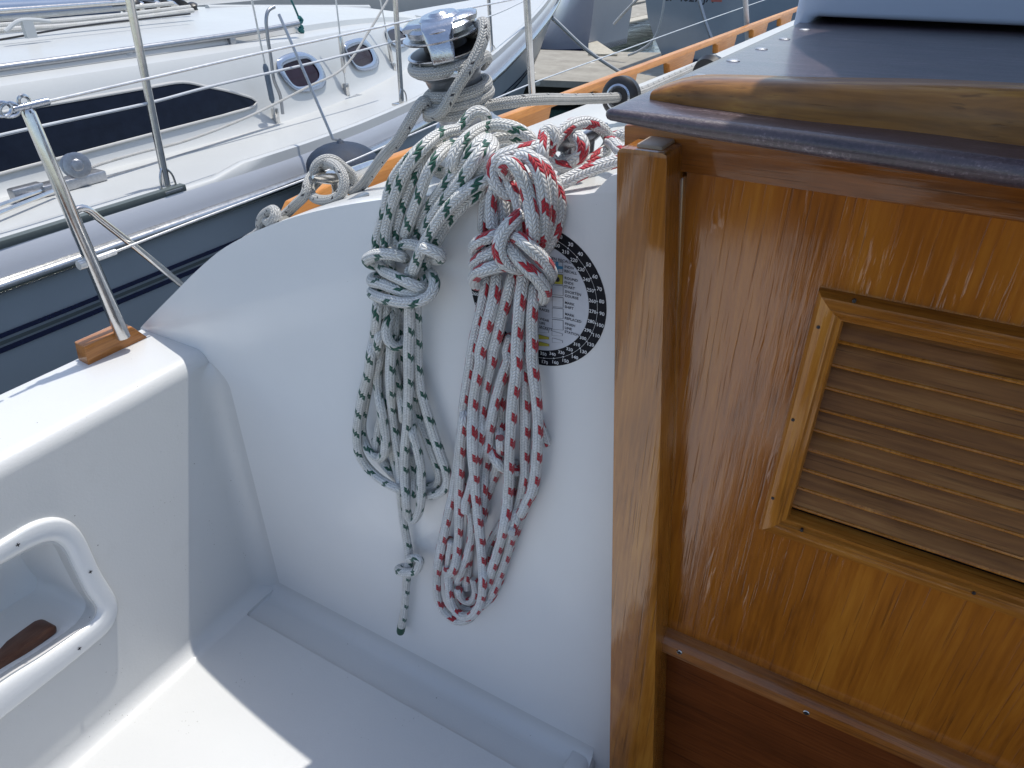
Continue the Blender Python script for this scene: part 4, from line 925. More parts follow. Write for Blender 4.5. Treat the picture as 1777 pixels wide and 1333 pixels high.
red = [
 # upper bundle
 (Ee([(690, 360, -1.2), (600, 392, -0.6), (500, 412, 0), (400, 440, 0.8), (320, 480, 1.4), (275, 560, 1.6), (285, 650, 1.6), (330, 730, 1.4), (400, 785, 1.0), (470, 800, 0.6), (540, 790, 0)]), 1),
 (Ee([(430, 640, 1.2), (380, 600, 1.8), (362, 550, 2.4), (395, 510, 2.7), (455, 520, 2.8), (520, 610, 2.7), (565, 740, 2.4), (600, 880), (620, 1010), (625, 1110), (615, 1200, 1.6)]), 2.1),
 (Ee([(385, 560, 0.6), (400, 620, 1.0), (430, 700), (480, 800), (510, 920), (528, 1040), (530, 1130, 1.0)]), 1.4),
 (Ee([(490, 500, 1.2), (530, 460, 1.6), (595, 462, 1.9), (650, 530, 2.1), (690, 640), (715, 780), (725, 920), (722, 1060), (700, 1200, 1.2)]), 2.0),
 (Ee([(620, 480, 0.2), (700, 520, 0.6), (750, 600), (775, 710), (778, 860), (755, 1010), (715, 1140), (670, 1250, 0.6)]), 1.0),
 (Ee([(740, 600, -0.5), (805, 680), (842, 770), (860, 870), (850, 980), (825, 1090), (775, 1190), (720, 1270), (660, 1330, 0.5)]), 0.3),
 (Ee([(250, 720, 0), (215, 830), (198, 980), (192, 1120)]), 0.0),
 (Ee([(300, 700, 0.4), (262, 820), (262, 960), (275, 1090)]), 0.8),
 (Ee([(345, 760, 0.2), (362, 880), (368, 1000), (350, 1090)]), 0.5),
 (Ee([(600, 600), (640, 760), (665, 920), (660, 1080)]), 0.0),
 # knot
 (Ee([(540, 930, 0.6), (485, 990, 2.0), (420, 1050, 3.2), (365, 1120, 4.0)]) + Ff([(425, 250, 4.2), (440, 330, 4.0), (500, 395, 3.4), (570, 425, 2.8), (640, 440, 1.6)]), 3),
 (Ff([(480, 110, 0.8), (400, 140, 2.4), (320, 165, 3.2), (245, 205, 2.8), (215, 255, 2.0), (250, 300, 1.0), (330, 270, 0.2)]), 2),
 (Ff([(480, 250, 1.0), (400, 275, 2.6), (320, 315, 2.9), (240, 360, 2.4), (215, 405, 1.4), (280, 420, 0.4)]), 2),
 (Ff([(560, 400, 1.0), (500, 400, 2.4), (410, 415, 3.2), (310, 440, 3.3), (240, 475, 2.7), (212, 535, 1.8), (245, 575, 0.9), (300, 560, 0.2)]), 3),
 (Ff([(520, 230, 1.6), (560, 160, 2.6), (620, 175, 3.0), (700, 245, 3.2), (780, 320, 3.0), (840, 395, 2.5), (880, 470, 1.6), (860, 530, 0.5)]), 3),
 (Ff([(500, 200, 2.0), (535, 265, 3.0), (590, 340, 3.7), (655, 410, 3.9), (725, 475, 3.5), (790, 550, 2.7), (830, 620, 1.9), (815, 690, 0.9), (760, 700, 0.1)]), 3),
 # lower strands
 (Ff([(330, 470, 0.4), (310, 620), (285, 750), (250, 900), (215, 1060), (190, 1230)]) + C([(1080, 200), (1045, 400), (1020, 560), (1008, 720), (990, 880), (975, 1020), (950, 1170), (925, 1310)]) + D([(895, 230), (860, 400), (825, 560), (797, 730), (790, 870), (800, 990), (840, 1090), (900, 1155), (970, 1190), (1040, 1180, 0.6), (1100, 1150, 0.3)]), 0.9),
 (Ff([(410, 470, 0.8), (390, 660), (350, 830), (305, 1010), (265, 1180)]) + C([(1170, 120), (1140, 280), (1110, 460), (1100, 640), (1098, 820), (1105, 980), (1118, 1140), (1128, 1300)]) + D([(1140, 200), (1155, 360), (1175, 540), (1187, 700), (1190, 840), (1183, 960), (1155, 1060), (1100, 1135), (1030, 1150), (960, 1110), (915, 1020), (893, 900), (890, 760, 0.8), (905, 620, 0.4), (925, 480, 0.1)]), 1.6),
 (C([(1120, 20, 0), (1095, 220, 0), (1065, 420, 0.2), (1032, 620), (1010, 800), (1000, 960), (990, 1120), (985, 1280)]) + D([(985, 200), (982, 380), (972, 540), (955, 680), (920, 770, 1.2), (885, 760, 0.9), (872, 690, 0.5), (885, 590, 0.2), (905, 470, 0)]), 1.1),
 (Ff([(560, 470, 1.0), (510, 640), (460, 810), (420, 990), (370, 1180)]) + C([(1275, 80), (1240, 240), (1205, 420), (1180, 600), (1165, 760), (1150, 900), (1130, 1050), (1090, 1200), (1060, 1320)]) + D([(1045, 150), (1040, 250)]), 1.2),
 (Ff([(650, 460, 1.2), (625, 600), (605, 780), (590, 970), (580, 1180)]) + C([(1485, 100), (1475, 260), (1455, 420), (1440, 580), (1432, 740), (1422, 900), (1418, 1060), (1412, 1220)]) + D([(1408, 60), (1400, 200), (1375, 350), (1345, 490), (1300, 640), (1262, 760), (1235, 880, 0.4)]), 1.7),
 (Ff([(735, 560, 0.8), (720, 740), (712, 920), (718, 1120)]) + C([(1612, 60), (1628, 240), (1648, 400), (1662, 560), (1668, 720), (1662, 880), (1652, 1030), (1635, 1180), (1600, 1300)]) + D([(1600, 90), (1545, 210), (1480, 330, 0.3), (1440, 430)]), 1.0),
 (Ff([(540, 1000, 0.2), (500, 1180)]) + C([(1420, 80, 0.5), (1370, 240), (1320, 400), (1280, 560), (1250, 720), (1232, 860), (1215, 1000), (1200, 1150), (1192, 1300)]) + D([(1190, 120), (1185, 260), (1180, 330)]), 0.6),
 (Ff([(640, 560, 0.2), (660, 800), (650, 1050)]) + C([(1545, 60), (1548, 240), (1553, 420), (1558, 600), (1556, 780), (1552, 940), (1555, 1100), (1530, 1260)]) + D([(1510, 150), (1470, 290), (1440, 430), (1412, 560), (1375, 680), (1330, 800), (1290, 900), (1250, 980, 0.1)]), 0.6),
 (D([(1640, 40), (1560, 190), (1500, 320), (1462, 450), (1415, 570), (1370, 700), (1335, 830), (1290, 930), (1235, 1010), (1170, 1060), (1100, 1090, 0.5), (1040, 1080, 0.6), (985, 1030), (960, 950), (970, 850), (1010, 740), (1055, 620), (1085, 500), (1100, 380), (1085, 240), (1065, 120), (1060, 0)]), 0.2),
 (C([(1375, 200, 0), (1350, 400, 0), (1338, 560), (1342, 720), (1350, 860), (1352, 960)]), 0.0),
 (C([(1330, 560, 0), (1300, 700, 0), (1280, 820, 0), (1272, 900, 0.3), (1300, 990, 0.8), (1370, 1060, 0.8), (1450, 1085, 0.4), (1540, 1080, 0)]), 0.2),
 (C([(1345, 800, 0), (1340, 900, 0), (1325, 1000), (1290, 1120), (1240, 1240), (1220, 1310)]) + D([(1215, 130), (1198, 240), (1180, 320)]), 0.2),
 (C([(1460, 1000, 0), (1450, 1180, 0)]) + D([(1445, 40), (1420, 180), (1370, 330), (1300, 430), (1250, 530), (1232, 640), (1240, 740), (1250, 850)]), 0.0),
 (D([(1090, 300, 0), (1082, 420, 0), (1075, 540), (1060, 700), (1048, 830), (1044, 912)]), 0.0),
 (D([(1110, 820, 0.2), (1130, 940, 0.1), (1095, 1015, 0.3), (1030, 1010, 0.5), (990, 970, 0.4), (975, 900, 0.2)]), 0.2),
 (C([(1660, 640, 0), (1695, 740, 0), (1722, 810, 0), (1738, 870, 0.3)]), 0.0),
 # round the cleat
 (Ee([(700, 560, -0.8), (702, 470, -0.8), (712, 360, -1.0), (728, 250, -1.8), (765, 215, -2.8), (800, 250, -3.2), (800, 330, -3.4), (770, 420, -3.4)]), 0),
 (Ee([(760, 420, -3.4), (790, 350, -3.6), (850, 275, -4.2), (930, 205, -5), (1040, 165, -6.5), (1160, 180, -8), (1250, 245, -9), (1290, 330, -9.2), (1250, 400, -8.5)]), 0),
 (Ee([(880, 330, -6.0), (930, 292, -6.0), (1000, 285, -5.4), (1055, 340, -4.6), (1058, 420, -4.2), (1010, 478, -4.4), (930, 500, -5.0), (850, 480, -5.4)]), 0),
 (Ee([(770, 460, -4.5), (810, 510, -4.2), (880, 545, -4.2), (980, 548, -5), (1080, 515, -6), (1180, 465, -7.4), (1260, 400, -8.8)]), 0),
 (Ee([(840, 700, -0.8), (940, 655, -1.6), (1050, 600, -2.4), (1170, 555, -3.2), (1280, 520, -3.8), (1420, 480, -4.2)]), 0),
 (Ee([(1280, 330, -8.5), (1330, 345, -7.4), (1370, 395, -6.4), (1420, 430, -5.6)]), 0),
 (Ee([(1290, 310, -11.5), (1370, 285, -11.5), (1450, 260, -11.5)]), 0),
]
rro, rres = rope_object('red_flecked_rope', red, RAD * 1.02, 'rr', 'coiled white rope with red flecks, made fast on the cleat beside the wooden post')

# ---- black and orange flecked sheet: block, winch, cleat, end knot
def helix(t, rad_, ang, ): return W0 + ax * H * t + (e1 * math.cos(ang) + e2 * math.sin(ang)) * rad_
RB = 0.0069
sheet = []
blk = onY(1078, 168, 1.00)
ent = onY(905, 174, 0.775)
path = [onY(1240, 100, 1.62), onY(1160, 138, 1.28), blk, onY(1000, 172, 0.9), onY(915, 174, 0.785)]
import cmath
# wraps: angle measured in e1/e2 plane, camera side is e2 negative
def turn(t, r_, deg): return helix(t, r_, R(deg))
r1 = 0.031 + RB
for k, deg in enumerate(range(-40, -40 - 360 * 2 - 100, -18)):
    t = 0.32 + 0.072 * k / 20.0
    path.append(turn(t, r1 + 0.0012 * (1 - k / 64), deg))
# after 2+ turns we are round the back; climb to the jaw
last = path[-1]
sheet_a = path
sheet_b = [turn(0.44, r1 + 0.001, 192), turn(0.38, r1 + 0.010, 222), turn(0.40, r1 + 0.016, 250), turn(0.56, 0.056, 276), turn(0.70, 0.0575, 300), turn(0.84, 0.060, 322), turn(0.93, 0.055, 338), turn(0.90, 0.045, 352), turn(0.84, 0.037, 10), turn(0.835, 0.036, 60)]
sheet_c = [turn(0.56, 0.040, 30), turn(0.63, 0.044, 5)] + [turn(0.69, 0.0445, d_) for d_ in (-20, -35, -50, -65, -80, -95, -110, -125, -140, -155, -170, -190)]
tailp = [Wc([(590, 860)])[0], (724, 190), (707, 218), (690, 245), (668, 268), (648, 295), (632, 318)]
tl = [onY(x, y, Yv) for (x, y), Yv in zip([(p[0], p[1]) for p in tailp], [0.715, 0.71, 0.71, 0.715, 0.72, 0.73, 0.74])]
def G(l): return [(420 + x / 5.226, 230 + y / 5.226, Yv) for x, y, Yv in l]
kn = G([(1060, 500, 0.745), (1010, 540, 0.75), (975, 500, 0.757), (1010, 440, 0.76), (1000, 375, 0.76), (940, 335, 0.75), (880, 280, 0.738), (820, 240, 0.73), (740, 245, 0.722), (670, 300, 0.715), (650, 380, 0.712), (720, 370, 0.73), (690, 440, 0.745),
        (630, 500, 0.735), (640, 580, 0.705), (730, 615, 0.69), (840, 600, 0.69), (915, 530, 0.695), (930, 430, 0.70), (890, 340, 0.705), (830, 290, 0.712), (760, 290, 0.725), (690, 330, 0.73), (620, 410, 0.715), (590, 490, 0.70), (580, 560, 0.695), (500, 640, 0.69), (420, 720, 0.685),
        (370, 760, 0.680), (300, 800, 0.678), (230, 850, 0.672), (190, 880, 0.665), (165, 830, 0.655), (190, 760, 0.652), (240, 720, 0.648), (290, 700, 0.643), (310, 740, 0.636), (290, 790, 0.634), (250, 820, 0.64), (230, 780, 0.66), (300, 780, 0.672), (370, 810, 0.672), (400, 800, 0.67)])
knp = [onY(*q) for q in kn]
end = [onY(*q) for q in G([(190, 870, 0.67), (120, 930, 0.685), (60, 965, 0.695), (0, 1010, 0.70)])]
mb = MB(); v0 = 0
for s, r_ in ((sheet_a + sheet_b, RB), (sheet_c, RB), ([turn(0.42, r1 - 0.001, 150), turn(0.38, r1 + 0.001, 180), turn(0.31, r1 + 0.006, 205)] + tl + knp, RB), (end, RB)):
    sm = catmull(s, 0.003); P = np.array(sm)
    for _ in range(6): P[1:-1] = 0.25 * P[:-2] + 0.5 * P[1:-1] + 0.25 * P[2:]
    v0 = mb.tube(list(P), r_, 16, v0 + 0.01)
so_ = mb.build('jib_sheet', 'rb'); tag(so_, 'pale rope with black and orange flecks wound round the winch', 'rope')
# black block the sheet runs through
dirv = onY(1160, 138, 1.28) - onY(1000, 172, 0.9); dirv /= np.linalg.norm(dirv)
blk2 = blk + 0
mb = MB(); mb.revolve(blk2 - dirv * 0.012, dirv, [(0.016, 0.0), (0.023, 0.001), (0.0275, 0.006), (0.0275, 0.018), (0.023, 0.023), (0.016, 0.024)], 36)
pb = mb.build('sheet_lead_ring', 'black'); tag(pb, 'black ring-shaped lead with bright liner that the sheet runs through', 'rope lead')
mb = MB(); mb.revolve(blk2 - dirv * 0.0145, dirv, [(0.009, 0.006), (0.0155, 0.0), (0.018, 0.0015), (0.0165, 0.004)], 36); mb.build('liner', 'chrome', pb)
b3 = onX(1228, 113, -0.36)
mb = MB(); mb.revolve((b3[0], b3[1], b3[2] - 0.02), (0.3, 0.9, 0.2), [(0.012, 0), (0.03, 0.002), (0.034, 0.012), (0.03, 0.024), (0.012, 0.026)], 30)
tag(mb.build('turning_block', 'black'), 'small black block half hidden behind the plum roof edge on the side deck', 'block')

# ================================================================== WATER
def water_mat():
    n = N('harbour_water'); v = n.coord()
    h = n.math('ADD', n.noise(v, 2.2, 4, 0.5, 0.6), n.math('MULTIPLY', n.noise(v, 9, 3), 0.3))
    n.set(Base_Color=(0.006, 0.016, 0.018), Roughness=0.06, Specular_IOR_Level=0.5)
    n.bump(h, 0.05, 0.6); return n.m
MT['water'] = water_mat()
ZW = -1.95
mb = MB(); mb.add([(-300, -300, ZW), (300, -300, ZW), (300, 300, ZW), (-300, 300, ZW)], [(0, 1, 2, 3)])
tag(mb.build('water', 'water', smooth=False), kind='structure')

# ================================================================== NEIGHBOURING SAILBOAT
nb = thing('moored_sailboat', (-3.7, 2.0, ZW), 'white sailboat alongside with grey hull, dark cabin window and oval portlights', 'sailboat')
I = lambda y, ys_, vs_: float(np.interp(y, ys_, vs_))
gx = lambda y: I(y, [-4, -1, 0.8, 2.1, 2.5, 3.15, 4.13, 5.26, 6.27, 7.1, 7.5], [-2.5, -2.12, -2.07, -2.07, -2.12, -2.25, -2.5, -2.85, -3.2, -3.52, -3.7])
gz = lambda y: I(y, [-4, 3.1, 4.13, 5.26, 6.27, 7.5], [-0.80, -0.80, -0.775, -0.69, -0.61, -0.50])
YN = list(np.concatenate([np.linspace(-4, 1, 8), np.linspace(1.2, 7.5, 46)]))
def smooth_fn(f):
    return lambda y: (f(y - 0.3) + 2 * f(y) + f(y + 0.3)) / 4 if y < 7.1 else f(y)
gxs, gzs = smooth_fn(gx), smooth_fn(gz)
def keel(y): return max(0, 1 - max(0, (y - 4.0)) / 3.5)
def strip(name, fn, mat, parent=nb, ys_=YN, **k):
    mb = MB(); mb.loft([[(p[0], y, p[1]) for p in fn(y)] for y in ys_]); return mb.build(name, mat, parent, **k)
def hullpt(y, z):   # X of the topsides at height z
    g = gxs(y); d = max(0, gzs(y) - 0.03 - z); t = max(0.0, (y - 3.0) / 4.5)
    return g - 0.02 - 0.10 * d ** 1.5 - t * 0.42 * d
def stripe(z0, z1, off): return lambda y: [(hullpt(y, z0) + off, z0), (hullpt(y, z1) + off, z1)]
hull = strip('hull', lambda y: [(hullpt(y, z), z) for z in [gzs(y) - 0.02, -0.95, -1.1, -1.25, -1.4, -1.6, -1.8, -2.0] if z <= gzs(y)] if gzs(y) > -0.95 else [], 'nhull')
def zside(px, py, off=0.0):   # height of a stripe seen at the left edge of the photo
    X = -2.11
    for _ in range(6):
        q = onX(px, py, X); X = hullpt(q[1], q[2])
    return q[2]
for a, b, mt in ((579, 588, 'navy'), (593, 600, 'ngreen'), (604, 614, 'navy')):
    za, zb = zside(0, a), zside(0, b)
    strip('hull_stripe', stripe(za, zb, 0.004), mt, hull)
def rubf(y):
    g, z = gxs(y), gzs(y); return [(g - 0.02, z - 0.026), (g + 0.002, z - 0.022), (g + 0.010, z - 0.010), (g + 0.010, z + 0.002), (g + 0.002, z + 0.010), (g - 0.02, z + 0.013)]
strip('rub_rail', rubf, metal('rub_rail_steel', (0.60, 0.60, 0.58), 0.2), ang=80)
def bulw(y):
    g, z = gxs(y), gzs(y); k = 1.0; lip = 0.0
    return [(g - 0.018, z + 0.012), (g - 0.022, z + 0.03), (g - 0.034, z + 0.066), (g - 0.044, z + 0.080)]
strip('gunwale', bulw, 'ngrey', ang=60)
def topl(y):
    g, z = gxs(y), gzs(y)
    r_ = 0.024 * (1 if 2.75 > y > 1.62 or y > 2.80 else 0.0)
    return [(g - 0.040, z + 0.074), (g - 0.046, z + 0.084 + r_), (g - 0.060, z + 0.088 + r_), (g - 0.078, z + 0.086 + r_), (g - 0.09, z + 0.074 + r_ * .4), (g - 0.11, z + 0.073)]
strip('gunwale_cap', topl, 'nwhite', ang=60)
MB().box((-2.18, -3, -0.722), (-2.112, 1.50, -0.700)).build('toe_rail', 'ngreen', nb, bevel=0.003)
flange = MB().box((-2.185, -3, -0.7245), (-2.135, 1.495, -0.6985)).build('toe_rail_flange', 'nwhite', nb, bevel=0.002)
for k in range(16):
    hol = MB()
    yk = 1.44 - k * 0.085; hol.revolve((-2.158, yk, -0.7002), (0, 0, 1), [(0.007, 0), (0.007, 0.0008), (0.0001, 0.0008)], 10, sy=1.0); hol.build('bolt', 'alu', flange)
cbx = lambda y: I(y, [-4, 2.4, 2.9, 3.4, 4.2, 5.0, 5.6], [-2.6, -2.6, -2.70, -2.84, -3.10, -3.36, -3.5])
ctz = lambda y: I(y, [-4, 2.6, 3.4, 4.4, 5.6], [-0.41, -0.41, -0.43, -0.50, -0.70])
cbs, cts = smooth_fn(cbx), smooth_fn(ctz)
dzf = lambda y: gzs(y) + 0.07
strip('deck', lambda y: [(gxs(y) - 0.10, dzf(y)), ((gxs(y) + cbs(y)) / 2, dzf(y) + 0.006), (cbs(y) - 0.05, dzf(y) + 0.01), (-3.72, dzf(y) + 0.05), (-2 * 3.72 - gxs(y), dzf(y))], 'nwhite', ang=60)
def cab(y):
    b, t = cbs(y), cts(y); d = dzf(y) + 0.01; hgt = max(0.01, t - d)
    return [(b + 0.03, d - 0.002), (b + 0.006, d + min(0.02, hgt * .3)), (b - 0.005, d + hgt * 0.15), (b - 0.035, d + hgt * 0.5), (b - 0.07, d + hgt * 0.84), (b - 0.10, d + hgt * 0.97), (b - 0.15, t),
            (b - 0.19, t + 0.004), (b - 0.20, t + 0.030), (b - 0.24, t + 0.034), (-3.1 if b > -2.8 else b - 0.35, t + 0.050), (-3.72, t + 0.075), (-4.4, t + 0.045), (-4.85, t - 0.02), (-4.9, d)]
YC = [y for y in YN if y < 5.6]
strip('cabin', cab, 'nwhite', ys_=YC, ang=35)
strip('roof_step', lambda y: [(cbs(y) - 0.1885, cts(y) + 0.006), (cbs(y) - 0.1985, cts(y) + 0.0285)], 'nnon', ys_=[y for y in YC if y < 3.0])
def onside(x, y, off=0.004):
    X = -2.63; 
    for _ in range(12):
        q = onX(x, y, X); c_ = [p for p in cab(q[1])][:7]
        zs_ = [p[1] for p in c_]; X = I(q[2], zs_, [p[0] for p in c_]) + off
    return onX(x, y, X)
def side_poly(name, pts, mat, off, parent, th=0.006):
    P = [onside(x, y, off) for x, y in pts]; mb = MB(); mb.prism(P, [p + np.array([-th, 0, 0]) for p in P]); return mb.build(name, mat, parent)
win_px = [(-260, 378), (0, 302), (130, 268), (263, 233), (340, 213), (400, 197), (432, 188), (443, 183), (446, 178), (440, 172), (420, 165), (390, 157), (355, 150), (330, 144), (312, 143), (246, 154), (130, 174), (0, 196), (-260, 238)]
wtop = [(-260, 238), (0, 196), (130, 174), (246, 154), (312, 143), (340, 146), (390, 157), (420, 165), (438, 172), (446, 178)]
wbot = [(-260, 378), (0, 302), (130, 268), (263, 233), (340, 213), (375, 204), (405, 196), (425, 190), (438, 185), (446, 179)]
mb = MB(); cols = []
for k in range(70):
    x = -260 + (446 + 260) * (k / 69.0) ** 0.8
    a_ = I(x, [q[0] for q in wtop], [q[1] for q in wtop]); b_ = I(x, [q[0] for q in wbot], [q[1] for q in wbot])
    cols.append([onside(x, a_ + (b_ - a_) * t, 0.006) for t in np.linspace(0, 1, 9)])
mb.loft(cols); mb.build('cabin_window', 'tint', nb)
def ringpath(pts, k):
    c_ = np.mean(np.array(pts), axis=0); return [tuple(c_ + (np.array(p) - c_) * k) for p in pts]
wf = MB(); P = [onside(x, y, 0.004) for x, y in win_px]
wf.tube(catmull(P + [P[0]], 0.03), 0.006, 8, cap=False); wf.build('window_seal', 'nnon', nb)
def X2(l): return [(320 + x / 5.0, y / 5.0) for x, y in l]
def rnd(l, step=2.0):
    return [(q[0], q[1]) for q in catmull([np.array([x, y, 0.0]) for x, y in list(l) + [l[0]]], step)[:-1]]
ports = [(X2([(800, 520), (870, 475), (1010, 450), (1130, 500), (1200, 590), (1232, 690), (1215, 750), (1110, 790), (1000, 795), (935, 765), (850, 665), (808, 590)]),
          X2([(848, 570), (920, 540), (1020, 515), (1075, 512), (1130, 565), (1172, 640), (1160, 690), (1080, 735), (1000, 752), (955, 738), (895, 665)])),
         (X2([(1390, 365), (1470, 338), (1550, 330), (1600, 368), (1650, 440), (1690, 520), (1670, 585), (1560, 615), (1500, 600), (1435, 510), (1395, 430)]),
          X2([(1405, 430), (1465, 400), (1530, 382), (1590, 412), (1630, 480), (1635, 530), (1585, 560), (1530, 577), (1490, 560), (1440, 490)])),
         ([(667, 52), (690, 45), (706, 56), (714, 72), (706, 80), (690, 82), (676, 72)], [(672, 55), (688, 50), (700, 58), (707, 70), (700, 76), (690, 77), (679, 70)])]
for o_, i_ in ports:
    o_, i_ = rnd(o_), rnd(i_)
    po_ = [onside(x, y, 0.012) for x, y in o_]
    co = np.mean(np.array(o_), axis=0)
    # resample inner to the outer count by angle
    ci = np.mean(np.array(i_), axis=0)
    def byang(l, c_, n_=48):
        l = np.array(l); a = np.arctan2(l[:, 1] - c_[1], l[:, 0] - c_[0]); o2 = np.argsort(a); a = a[o2]; l = l[o2]
        a = np.concatenate([a - 2 * np.pi, a, a + 2 * np.pi]); l = np.vstack([l, l, l])
        return [(np.interp(t, a, l[:, 0]), np.interp(t, a, l[:, 1])) for t in np.linspace(-np.pi, np.pi, n_, endpoint=False)]
    oa, ia = byang(o_, co), byang(i_, ci)
    mb = MB(); mid = [((a[0] + b[0]) / 2, (a[1] + b[1]) / 2) for a, b in zip(oa, ia)]
    mb.loft([[onside(x, y, 0.0) for x, y in oa], [onside(x, y, 0.012) for x, y in oa], [onside(x, y, 0.020) for x, y in mid], [onside(x, y, 0.014) for x, y in ia], [onside(x, y, 0.0) for x, y in ia]], close_u=True)
    pf_ = mb.build('portlight', plain('portlight_ring', (0.34, 0.40, 0.50), 0.25, metallic=0.6, var=0.05, sc=5) if 'portlight_ring' not in bpy.data.materials else bpy.data.materials['portlight_ring'], nb, ang=80)
    mb = MB(); G_ = [onside(x, y, 0.009) for x, y in ia]; mb.prism(G_, [p - np.array([0.004, 0, 0]) for p in G_]); mb.build('glass', 'tintport', pf_)
# handrail on the roof
XH = -2.80
hr = MB(); hp = [onX(x, y, XH) for x, y in [(-250, 158), (0, 118), (120, 102), (222, 87), (355, 68), (460, 52), (518, 41)]]
hr.tube(catmull(hp, 0.03), 0.0125, 12); hand = hr.build('handrail', 'cleat', nb)
for px in [(222, 87), (401, 60), (30, 112)]:
    p = onX(px[0], px[1], XH); q = MB(); q.box((p[0] - 0.018, p[1] - 0.016, cts(p[1]) + 0.0), (p[0] + 0.008, p[1] + 0.016, p[2])); q.build('rail_foot', 'alu', hand, bevel=0.004)
# stanchions and wires
for (bx_, by_), (tx_, ty_) in (((290, 325), (225, 0)), ((697, 178), (686, 0)), ((854, 96), (848, 0)), ((-130, 440), (-260, 60))):
    yb_ = onX(bx_, by_, -2.15)[1]; X_ = gxs(yb_) - 0.075
    if yb_ > 2.2: X_ = gxs(onZ(bx_, by_, -0.70)[1]) - 0.08
    b_ = onX(bx_, by_, X_); t_ = onX(tx_, ty_, X_ - 0.0); d_ = t_ - b_; d_ = d_ / abs(d_[2])
    s2 = MB(); s2.tube([b_ - d_ * 0.01, b_ + d_ * 0.58], 0.0125, 14); s3 = s2.build('stanchion', 'steel', nb)
    s2 = MB(); s2.box((b_[0] - 0.035, b_[1] - 0.035, b_[2] - 0.012), (b_[0] + 0.035, b_[1] + 0.035, b_[2] - 0.002))
    for sg in (-1, 1): s2.tube(spline([b_ + np.array([0.01, sg * 0.028, 0.0]), b_ + np.array([0.01, sg * 0.022, 0.04]), b_ + np.array([0.005, sg * 0.006, 0.065])], 0.01), 0.004, 8)
    s2.build('stanchion_base', 'steel', s3, bevel=0.002)
w2 = MB(); w2.tube(catmull([onX(x, y, gxs(yv) - 0.075) for x, y, yv in [(-150, 272, 0), (0, 235, 1), (128, 207, 1.2), (262, 178, 1.48), (355, 153, 1.7), (560, 105, 2.3), (700, 68, 3.2), (850, 28, 4.2), (925, -6, 5.2)]], 0.02), 0.0045, 8); w2.build('lifeline', 'coated', nb)
w2 = MB(); w2.tube(catmull([onX(x, y, gxs(yv) - 0.075) for x, y, yv in [(225, -20, 1.48), (430, -15, 2.3)]], 0.05), 0.003, 8); w2.build('lifeline', 'wire', nb)
for (bx_, by_), mids, lab in (((480, 212), [(437, 0)], 0), ((602, 166), [(583, 0)], 1), ((684, 128), [(661, 5)], 2)):
    X_ = cbs(onZ(bx_, by_, -0.72)[1]) + 0.02; b_ = onX(bx_, by_, X_); t_ = onX(mids[0][0], mids[0][1], X_)
    d_ = t_ - b_; s2 = MB(); s2.tube([b_, b_ + d_ * 1.5], 0.0042, 10); sh = s2.build('shroud', 'wire', nb)
    s2 = MB(); s2.tube([b_ + d_ * 0.17, b_ + d_ * 0.20, b_ + d_ * 0.47, b_ + d_ * 0.50] if lab != 1 else [b_ + d_ * 0.25, b_ + d_ * 0.3, b_ + d_ * 0.62, b_ + d_ * 0.66], [0.006, 0.012, 0.012, 0.006], 12); s2.build('turnbuckle', 'steel' if lab else plain('blue_grey_sleeve', (0.12, 0.16, 0.21), 0.5), sh)
    s2 = MB(); s2.box((b_[0] - 0.012, b_[1] - 0.012, b_[2] - 0.012), (b_[0] + 0.012, b_[1] + 0.012, b_[2] + 0.06)); s2.box((b_[0] - 0.03, b_[1] - 0.09, b_[2] - 0.014), (b_[0] + 0.03, b_[1] + 0.09, b_[2] - 0.006)); s2.build('chainplate', 'steel', sh, bevel=0.002)
# genoa track with car on the side deck
tr = MB(); ta = onZ(-150, 425, -0.725); tb_ = onZ(95, 335, -0.725); tc_ = onZ(484, 217, -0.72)
tr.tube([onZ(160, 318, -0.722), tc_], 0.006, 6); tr.build('genoa_track', 'cleat', nb)
cz = onZ(128, 325, -0.722)
car = MB(); car.box((cz[0] - 0.03, cz[1] - 0.11, cz[2]), (cz[0] + 0.03, cz[1] + 0.11, cz[2] + 0.035))
car.box((cz[0] - 0.02, cz[1] - 0.20, cz[2]), (cz[0] + 0.02, cz[1] - 0.10, cz[2] + 0.045))
carb = car.build('track_car', 'alu', nb, bevel=0.006)
for off in (-0.030, 0.024):
    s2 = MB(); axs = Vector((1, -0.35, 0.25)).normalized(); c0 = Vector([float(q) for q in cz]) + Vector((0, 0.03, 0.066)) + axs * off
    s2.revolve(c0, axs, [(0.012, 0.0), (0.038, 0.0), (0.042, 0.0015), (0.042, 0.004), (0.036, 0.0055), (0.020, 0.0055), (0.016, 0.010), (0.009, 0.011)], 32)
    if off < 0: s2.revolve(c0, axs, [(0.018, 0.0), (0.018, 0.056)], 20)
    s2.build('sheave', 'cleat', carb)
for k, (a_, b_) in enumerate((((-120, 400), (95, 322)), ((-120, 418), (95, 331)))):
    s2 = MB(); s2.tube([onZ(a_[0], a_[1], -0.70), onZ(b_[0], b_[1], -0.70)], 0.007, 8); s2.build('track_rod', 'steel', nb)
